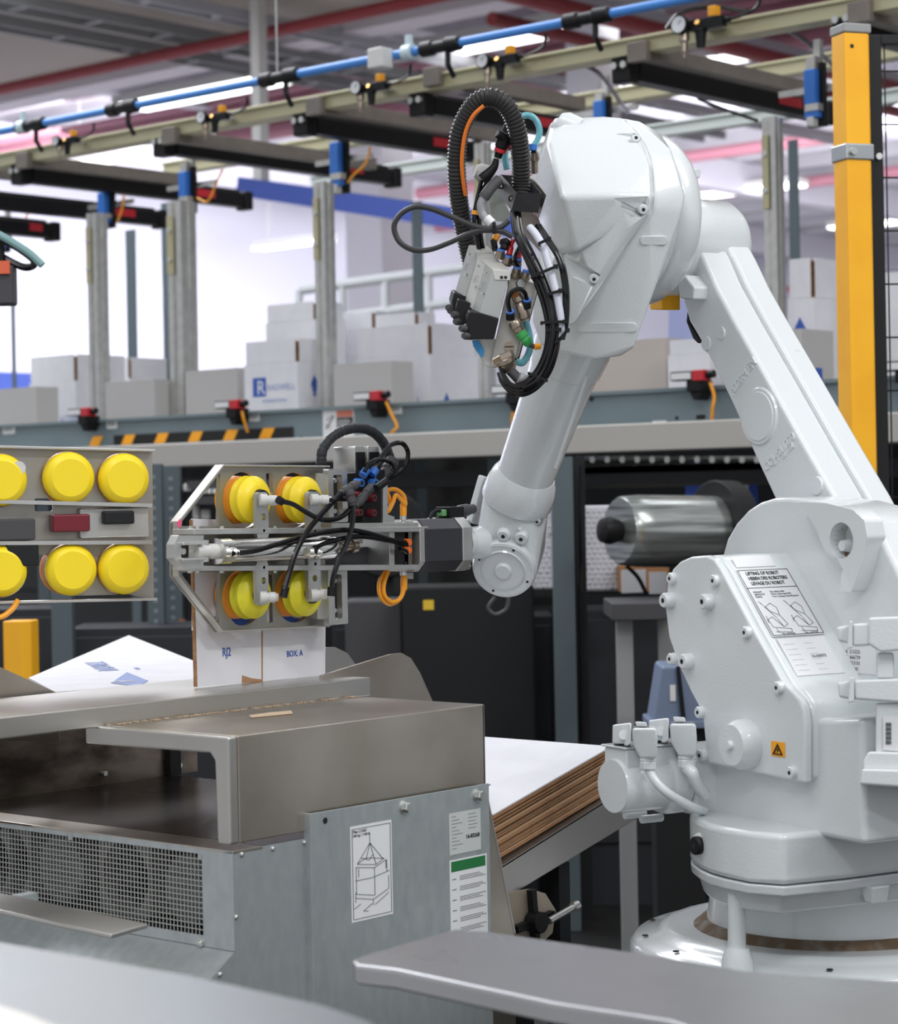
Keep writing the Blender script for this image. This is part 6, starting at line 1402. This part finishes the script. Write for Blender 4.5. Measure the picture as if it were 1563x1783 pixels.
for k, (dx, dy, dd) in enumerate(((0, 0, 0), (-13, -11, .022), (-29, -32, .05))):
    q_ = vh('valve', [(857+dx, 470+dy), (889+dx, 472+dy), (869+dx, 556+dy), (834+dx, 549+dy)], 3.462+dd, 3.485+dd, CASTG if k != 1 else CASTL, V, .0012, (-13, -10))
    obj('valve_cap', B().hull([vd(a+dx, c+dy, 3.4605+dd) for a, c in ((857, 469), (890, 471), (888, 489), (861, 488))]+[vd(a+dx-13, c+dy-10, 3.4835+dd) for a, c in ((857, 468), (890, 470), (888, 474), (861, 474))]), CASTL, q_, bev=.001)
    for a, c in ((846, 512), (851, 476)): p = vd(a+dx-3, c+dy-2, 3.462+dd); obj('screw', B().cyl(p+Vector((-.004, -.002, 0)), p+Vector((-.001, .002, 0)), .0022, 10), ZINC, q_)
    if k == 0:
        for a in (873, 880): p = vd(a, 483, 3.4605); obj('port', B().box(p.x-.0022, p.x+.0022, p.y-.001, p.y+.002, p.z-.0022, p.z+.0022), INK, q_)
    a_, c_ = vd(846+dx, 505+dy, 3.465+dd), vd(853+dx, 485+dy, 3.465+dd)
    obj('lettering', B().text('YP5', TM(a_+Vector((-.004, -.003, 0)), c_-a_, Vector((-1, .3, .3))), .008, .0001), GREYINK, q_)
for k, (pts, d) in enumerate((([(817, 543), (835, 545), (869, 555), (860, 591), (818, 591), (812, 556)], 3.455), ([(798, 521), (823, 529), (822, 560), (801, 567), (789, 556)], 3.49), ([(791, 509), (815, 518), (806, 542), (789, 540), (786, 526)], 3.51))):
    s_ = vh('solenoid', pts, d, d+.03, BLACK, V, .0018, (-5, -6))
    for a, c in (((806, 572), (811, 585)), ((792, 548), (796, 560)), ((783, 536), (786, 541)))[k]:
        p = vd(a, c, d+.0); obj('knob', B().ring(p+Vector((-.004, -.004, 0)), p+Vector((.008, .01, 0)), [(0, .0045), (.2, .0058), (1, .0058)], 14), DKGREY, s_)
obj('blue_sticker', B().poly([(vd(a, c, 3.5085).x, vd(a, c, 3.5085).z) for a, c in ((822, 594), (832, 592), (842, 608), (842, 618), (838, 623), (826, 606))], vd(830, 600, 3.5085).y-.0008, vd(830, 600, 3.5085).y), mat('sky_blue_print', (.05, .33, .70), .4), V)
for a, c, rr_ in ((886, 604, .0085), ): p = vd(a, c, 3.499); s_ = obj('plug_screw', B().cyl(p+Vector((0, -.003, 0)), p+Vector((0, .004, 0)), rr_, 24), BRASS, V); obj('slot', B().box(p.x-.007, p.x+.007, p.y-.0036, p.y-.0028, p.z-.0008, p.z+.0008), INK, s_)
p = vd(905, 494, 3.495); obj('socket_screw', B().ring(p+Vector((.002, -.008, 0)), p+Vector((0, .004, 0)), [(0, .0065), (.4, .007), (1, .007)], 16), ZINC, V)
def fit(a0, c0, a1, c1, d, r, m, name='fitting', prof=None, seg=14, par=None):
    return obj(name, B().ring(vd(a0, c0, d), vd(a1, c1, d+.004), prof and [(t, r*k) for t, k in prof] or [(0, r), (1, r)], seg), m, par or V)
for a0, c0, a1, c1 in ((872, 437, 869, 450), (885, 448, 881, 462), (901, 453, 898, 462), (900, 468, 896, 482), (916, 474, 912, 486)):
    f_ = fit(a0, c0, a1, c1, 3.49, .0075, BRASS, 'push_fitting', [(0, .9), (.3, 1), (.6, 1), (.62, 1.15), (1, 1.15)], 10)
    obj('blue_ring', B().cyl(vd(a0, c0, 3.49), vd(a0+.8, c0-4, 3.489), .0064, 14), mat('fitting_blue', (.10, .25, .75), .4), f_)
fit(886, 444, 893, 417, 3.488, .005, RED, 'red_plug', [(0, 1), (.5, .9), (.55, .6), (.8, .6), (.85, .85), (1, .7)]); fit(902, 450, 906, 434, 3.49, .0046, RED, 'red_plug', [(0, 1), (.5, .9), (.6, .6), (1, .75)])
fit(877, 434, 880, 416, 3.486, .008, BLACK, 'black_elbow', [(0, .8), (.4, .8), (.5, 1.1), (.8, 1.1), (1, .6)])
fit(862, 436, 859, 418, 3.50, .005, BLACK, 'black_plug'); fit(861, 418, 866, 409, 3.50, .0055, ORANGE, 'yellow_ring')
t_ = fit(897, 508, 915, 556, 3.470, .0095, BRASS, 'tee_fitting', [(0, .8), (.1, 1.1), (.35, 1.1), (.4, .8), (.5, 1.05), (.95, 1.0), (1, .7)], 18)
obj('bore', B().cyl(vd(896, 512, 3.460), vd(896, 512, 3.468), .0065, 16), mat('copper_bore', (.25, .10, .04), .4, .8), t_)
fit(893, 558, 906, 580, 3.468, .0095, BRASS, 'brass_nut', [(0, .9), (.15, 1.1), (.5, 1.1), (.55, .9), (.8, .9), (.85, 1.05), (1, 1.0)], 12)
fit(905, 578, 922, 601, 3.466, .0085, GREENP, 'green_coupling', [(0, 1.05), (.35, 1.05), (.4, .9), (.55, .9), (.6, 1.0), (.9, .85), (1, .6)], 18)
fit(921, 600, 931, 604, 3.466, .004, DKGREY, 'cable_end'); fit(930, 604, 940, 603, 3.466, .0048, ORANGE, 'yellow_sleeve')
n_ = fit(878, 624, 888, 646, 3.462, .015, BRASS, 'cable_gland', [(0, 1.0), (.05, 1.08), (.30, 1.08), (.32, .85), (.38, .85), (.42, .98), (.75, .85), (.9, .72), (1, .6)], 20)
obj('hex_nut', B().ring(vd(874, 617, 3.466), vd(879, 627, 3.466), [(0, .0165), (.1, .018), (.9, .018), (1, .0165)], 6), BRASS, n_)
obj('gland_cable', B().tube([vd(*p) for p in ((886, 643, 3.464), (895, 652, 3.463), (906, 663, 3.462), (925, 672, 3.46))], .0078, 12), DKGREY, V)
fit(903, 657, 919, 664, 3.455, .0088, mat('grey_sleeve', (.40, .41, .42), .5), 'grey_sleeve')
obj('jumper_hose', B().tube([vd(*p) for p in ((888, 545, 3.465), (884, 525, 3.455), (890, 509, 3.45), (903, 503, 3.45), (913, 509, 3.455), (917, 522, 3.465))], .0035, 8), RUB, V)
for a, c in ((888, 543), (917, 523)): fit(a, c-2, a, c+3, 3.464, .0062, MATS['fitting_blue'], 'blue_ring'); fit(a, c+3, a, c+13, 3.464, .007, BLACK, 'fitting')
obj('aqua_tube', B().tube([vd(*p) for p in ((915, 560, 3.50), (921, 582, 3.50), (923, 604, 3.50), (918, 620, 3.50), (909, 632, 3.50), (898, 629, 3.50))], .0055, 10), TEAL, V)
# black bracket box and mounting plate
BK = thing('hose_bracket', 'black open bracket box holding the conduit at the robot elbow', 'bracket', VF)
BKM = mat('black_anodised', (.028, .028, .03), .45, .2)
L4 = [(870, 304), (898, 337), (890, 367), (864, 333)]
lf = obj('left_plate', B().hull([vd(870, 304, 3.56), vd(898, 337, 3.47), vd(890, 367, 3.47), vd(864, 333, 3.56), vd(872, 304, 3.563), vd(900.5, 337, 3.473), vd(892, 367, 3.473), vd(866, 333, 3.563)]), mat('worn_black', (.07, .068, .068), .4, .3), BK)
for a, c, d in ((871, 323, 3.535), (890, 346, 3.488)):
    p = vd(a, c, d-.003); obj('slot_hole', B().cyl(p, p+Vector((.001, .002, 0)), .0058, 16), INK, lf); obj('screw', B().cyl(p+Vector((.0015, -.001, 0)), p+Vector((.002, .001, 0)), .003, 10), ZINC, lf)
obj('front_plate', B().hull([vd(898, 337, 3.47), vd(943, 337, 3.50), vd(937, 371, 3.50), vd(890, 367, 3.47), vd(899, 337, 3.474), vd(943, 337, 3.504), vd(937, 371, 3.504), vd(891, 367, 3.474)]), BKM, BK)
obj('right_plate', B().hull([vd(943, 337, 3.50), vd(920, 308, 3.58), vd(915, 336, 3.58), vd(937, 371, 3.50), vd(941, 337, 3.50), vd(918, 308, 3.58), vd(913, 336, 3.58), vd(935, 371, 3.50)]), BKM, BK)
obj('rear_plate', B().hull([vd(870, 304, 3.56), vd(920, 308, 3.58), vd(915, 336, 3.58), vd(866, 333, 3.56), vd(870, 304, 3.563), vd(920, 308, 3.583), vd(915, 336, 3.583), vd(866, 333, 3.563)]), BKM, BK)
obj('mount_plate', B().hull([vd(a, c, d+e) for a, c, d in ((918, 296, 3.60), (951, 340, 3.515), (938, 381, 3.515), (905, 340, 3.59)) for e in (0, .003)]).hull([vd(a, c, d+e) for a, c, d in ((905, 345, 3.57), (938, 381, 3.515), (946, 420, 3.53), (962, 462, 3.56), (905, 400, 3.57)) for e in (0, .003)]), mat('brown_plate', (.30, .26, .22), .35, .8), BK, bev=.0005)
obj('wing_plate', B().hull([vd(a, c, 3.59+e) for a, c in ((851, 338), (866, 322), (888, 372), (882, 392), (856, 384)) for e in (0, .004)]), mat('pale_sage', (.45, .49, .45), .5), BK)
# conduit
def smooth(P, n):
    P = [Vector(p) for p in P]; Q = []; E_ = [P[0]*2-P[1]]+P+[P[-1]*2-P[-2]]
    for i in range(1, len(E_)-2):
        a, b_, c, d = E_[i-1:i+3]
        for k in range(n):
            t_ = k/n; Q.append(.5*((2*b_)+(c-a)*t_+(2*a-5*b_+4*c-d)*t_*t_+(3*b_-a-3*c+d)*t_**3))
    Q.append(P[-1]); return Q
def resample(Q, step):
    R_ = [Q[0]]; acc = 0
    for a, b_ in zip(Q, Q[1:]):
        L_ = (b_-a).length
        while acc+L_ >= step:
            t_ = (step-acc)/L_; a = a+(b_-a)*t_; R_.append(a.copy()); L_ = (b_-a).length; acc = 0
        acc += L_
    return R_
cpts = [(906, 352, 3.53), (907, 320, 3.53), (907, 290, 3.52), (905, 257, 3.505), (899, 222, 3.49), (887, 193, 3.48), (870, 175, 3.475), (850, 169, 3.475), (829, 178, 3.48), (811, 203, 3.49), (799, 235, 3.50), (795, 270, 3.51), (795, 305, 3.52), (799, 350, 3.54), (807, 396, 3.56), (815, 434, 3.575), (824, 470, 3.59)]
Q = resample(smooth([vd(*p) for p in cpts], 12), .0060/4)
pr = (.0152, .0152, .0134, .0134)
CDT = thing('conduit', 'large black corrugated conduit arching beside the robot elbow', 'hose', VF)
obj('corrugated_tube', B().tube(Q, .015, 20, 1, rf=lambda i, n: pr[i % 4]), CONDUIT, CDT, ang=25)
obj('orange_core', B().tube([vd(*p) for p in ((842, 184, 3.466), (824, 201, 3.470), (811, 228, 3.480), (805, 262, 3.490), (804, 292, 3.500), (807, 322, 3.512), (810, 340, 3.522))], .0032, 8), mat('deep_orange', (.80, .20, .02), .4), CDT)
def vcable(name, pts, r, m, s, cat='cable', seg=8, n=8, extra=None):
    T = thing(name, s, cat, VF); obj('jacket', B().tube([vd(*p) for p in pts], r, seg, n), m, T); return T
GCB = mat('grey_black_cable', (.045, .045, .048), .4)
T = vcable('cable', [(a, c, 3.46) for a, c in ((886, 384), (874, 394), (859, 399), (840, 397), (823, 393), (787, 378), (752, 364), (723, 360), (698, 372), (686, 394), (694, 419), (716, 434), (745, 435), (780, 423), (816, 407), (841, 401), (873, 403), (892, 412))], .0044, GCB, 'thin dark cable looping far out left of the robot elbow')
obj('cable_tie', B().box(*[c for v in ((vd(857, 386, 3.45), vd(863, 408, 3.465)),) for c in (v[0].x, v[1].x, v[0].y, v[1].y, v[1].z, v[0].z)]), BLACK, T, bev=.002)
# bundle
path = [(897, 366, 3.50), (902, 405, 3.48), (915, 434, 3.465), (931, 466, 3.455), (945, 498, 3.45), (957, 534, 3.445), (962, 570, 3.44), (958, 606, 3.44), (945, 642, 3.44), (927, 665, 3.44), (907, 676, 3.445), (888, 672, 3.45), (876, 656, 3.46), (871, 640, 3.47)]
CB = thing('cable_bundle', 'glossy bundle of black cables curving down beside the robot housing', 'cables', VF)
for k, (ox, oy, od) in enumerate(((-9, 2, 0), (-4, 0, -.006), (2, -1, -.008), (8, -2, -.002), (-1, 4, .004), (5, 5, .003), (11, 3, .004))):
    P = []
    for i, (a, c, d) in enumerate(path):
        f = .55+.45*math.sin(min(1, i/9)*PI/2); w = math.sin(i*1.1+k*2)*1.6
        t_ = i/(len(path)-1); nx, ny = (1, 0) if t_ < .55 else (math.cos((t_-.55)*3.4), math.sin((t_-.55)*3.4))
        P.append((a+(ox*nx-oy*.3+w)*f, c+(ox*ny+oy)*f, d+od))
    if k in (2, 4): P = P[:-3]
    obj('cable', B().tube([vd(*p) for p in P], .0040, 8, 7), RUB, CB)
for k, dx in enumerate((0, 5)):
    obj('cable', B().tube([vd(a+dx, c, d) for a, c, d in ((934, 392, 3.50), (952, 419, 3.48), (972, 452, 3.46), (981, 491, 3.455), (983, 527, 3.45), (981, 566, 3.45), (975, 588, 3.45))], .0034, 8, 7), RUB, CB)
obj('cable', B().tube([vd(*p) for p in ((905, 428, 3.49), (899, 440, 3.48), (896, 452, 3.48), (902, 466, 3.488))], .0032, 8, 7), RUB, CB)
SL = obj('white_sleeve', B().tube([vd(*p) for p in ((922, 396, 3.48), (934, 410, 3.465), (945, 430, 3.455), (953, 455, 3.448), (962, 487, 3.443), (971, 524, 3.44), (976, 560, 3.44), (975, 590, 3.44))], .0062, 12, 8), mat('sleeve_white', (.62, .64, .72), .4), CB)
def tie(a0, c0, a1, c1, d=3.43, tail=True):
    p, q2 = vd(a0, c0, d), vd(a1, c1, d); b = B().bar(p, q2, .003, .0045, (0, 0, 1)); m2 = (p+q2)/2
    b.bar(p, p+Vector((.002, .022, 0)), .003, .0045).bar(q2, q2+Vector((.002, .022, 0)), .003, .0045)
    b.box(q2.x-.004, q2.x+.003, q2.y-.003, q2.y+.004, q2.z-.003, q2.z+.003)
    obj('cable_tie', b, BLACK, CB)
for t_ in ((925, 482, 968, 464), (938, 424, 956, 416), (955, 512, 976, 506), (942, 562, 984, 560), (952, 575, 974, 574), (920, 650, 950, 662), (972, 592, 988, 575), (966, 596, 980, 588)): tie(*t_)
# elbow connectors, boots and small tubes at the top left
EC = thing('plug_connector', 'black angled plugs with red rings beside the conduit base', 'connector', VF)
obj('plug_body', B().ring(vd(878, 236, 3.50), vd(866, 275, 3.51), [(0, .007), (.08, .0105), (.5, .0105), (.52, .009), (.68, .009), (.7, .0075), (1, .006)], 16), BLACK, EC)
obj('plug_head', B().ring(vd(865, 232, 3.49), vd(882, 243, 3.50), [(0, .005), (.1, .0068), (.8, .008), (1, .006)], 14), BLACK, EC)
obj('red_ring', B().cyl(vd(872, 258, 3.504), vd(870, 264, 3.506), .0098, 18), RED, EC)
obj('plug_body', B().ring(vd(884, 215, 3.53), vd(884, 256, 3.53), [(0, .006), (.3, .010), (1, .010)], 16), BLACK, EC)
obj('red_ring', B().cyl(vd(885, 254, 3.528), vd(884, 260, 3.528), .0098, 18), RED, EC)
obj('elbow', B().tube([vd(*p) for p in ((864, 276, 3.51), (860, 290, 3.512), (850, 302, 3.514), (839, 312, 3.516))], .008, 12, 6, rf=lambda i, n: .0045+.0055*min(1, i/n*1.3)), BLACK, EC)
obj('cable', B().tube([vd(*p) for p in ((838, 314, 3.52), (832, 342, 3.52), (827, 368, 3.52), (826, 395, 3.52), (832, 425, 3.52), (836, 440, 3.52))], .0036, 8), RUB, EC)
obj('cable', B().tube([vd(*p) for p in ((852, 308, 3.525), (840, 332, 3.525), (834, 365, 3.525), (835, 396, 3.525), (839, 425, 3.525), (842, 440, 3.525))], .0036, 8), RUB, EC)
obj('yellow_ring', B().cyl(vd(827, 367, 3.518), vd(826, 374, 3.518), .0055, 12), ORANGE, EC)
q_ = vd(838, 304, 3.55); obj('white_cap', B().ring(q_+Vector((-.010, 0, .006)), q_+Vector((.014, .004, .0)), [(0, .010), (.3, .014), (1, .014)], 22), WHITEP, EC)
GB2 = thing('cable_boot', 'grey bent cable with dark boot and white tag left of the black bracket', 'cable', VF)
obj('boot', B().tube([vd(*p) for p in ((869, 313, 3.50), (857, 324, 3.495), (847, 337, 3.49), (842, 345, 3.49))], .0088, 14, 6), DKGREY, GB2)
obj('grey_cable', B().tube([vd(*p) for p in ((842, 344, 3.49), (837, 358, 3.49), (840, 373, 3.49), (851, 386, 3.485), (862, 392, 3.48), (876, 394, 3.48))], .0068, 12, 8), mat('mid_grey_cable', (.28, .29, .31), .4), GB2)
obj('white_tag', B().ring(vd(847, 380, 3.483), vd(857, 390, 3.480), [(0, .0078), (1, .0078)], 14), LABEL, GB2)
AT = thing('air_tube', 'clear aqua air tube curling behind the conduit base', 'tube', VF)
obj('tube', B().tube([vd(*p) for p in ((905, 203, 3.56), (920, 201, 3.56), (933, 209, 3.56), (939, 226, 3.56), (936, 242, 3.56), (928, 255, 3.56))], .0052, 12, 8), TEAL, AT)
obj('blue_fitting', B().cyl(vd(928, 252, 3.558), vd(927, 262, 3.558), .0068, 14), BLUE, AT)
obj('nozzle', B().ring(vd(930, 265, 3.56), vd(930, 300, 3.58), [(0, .006), (.3, .009), (.5, .006), (1, .006)], 12), BRASS, AT)
obj('tube', B().tube([vd(*p) for p in ((880, 258, 3.55), (879, 275, 3.55), (882, 295, 3.55))], .0052, 12, 8), TEAL, AT)
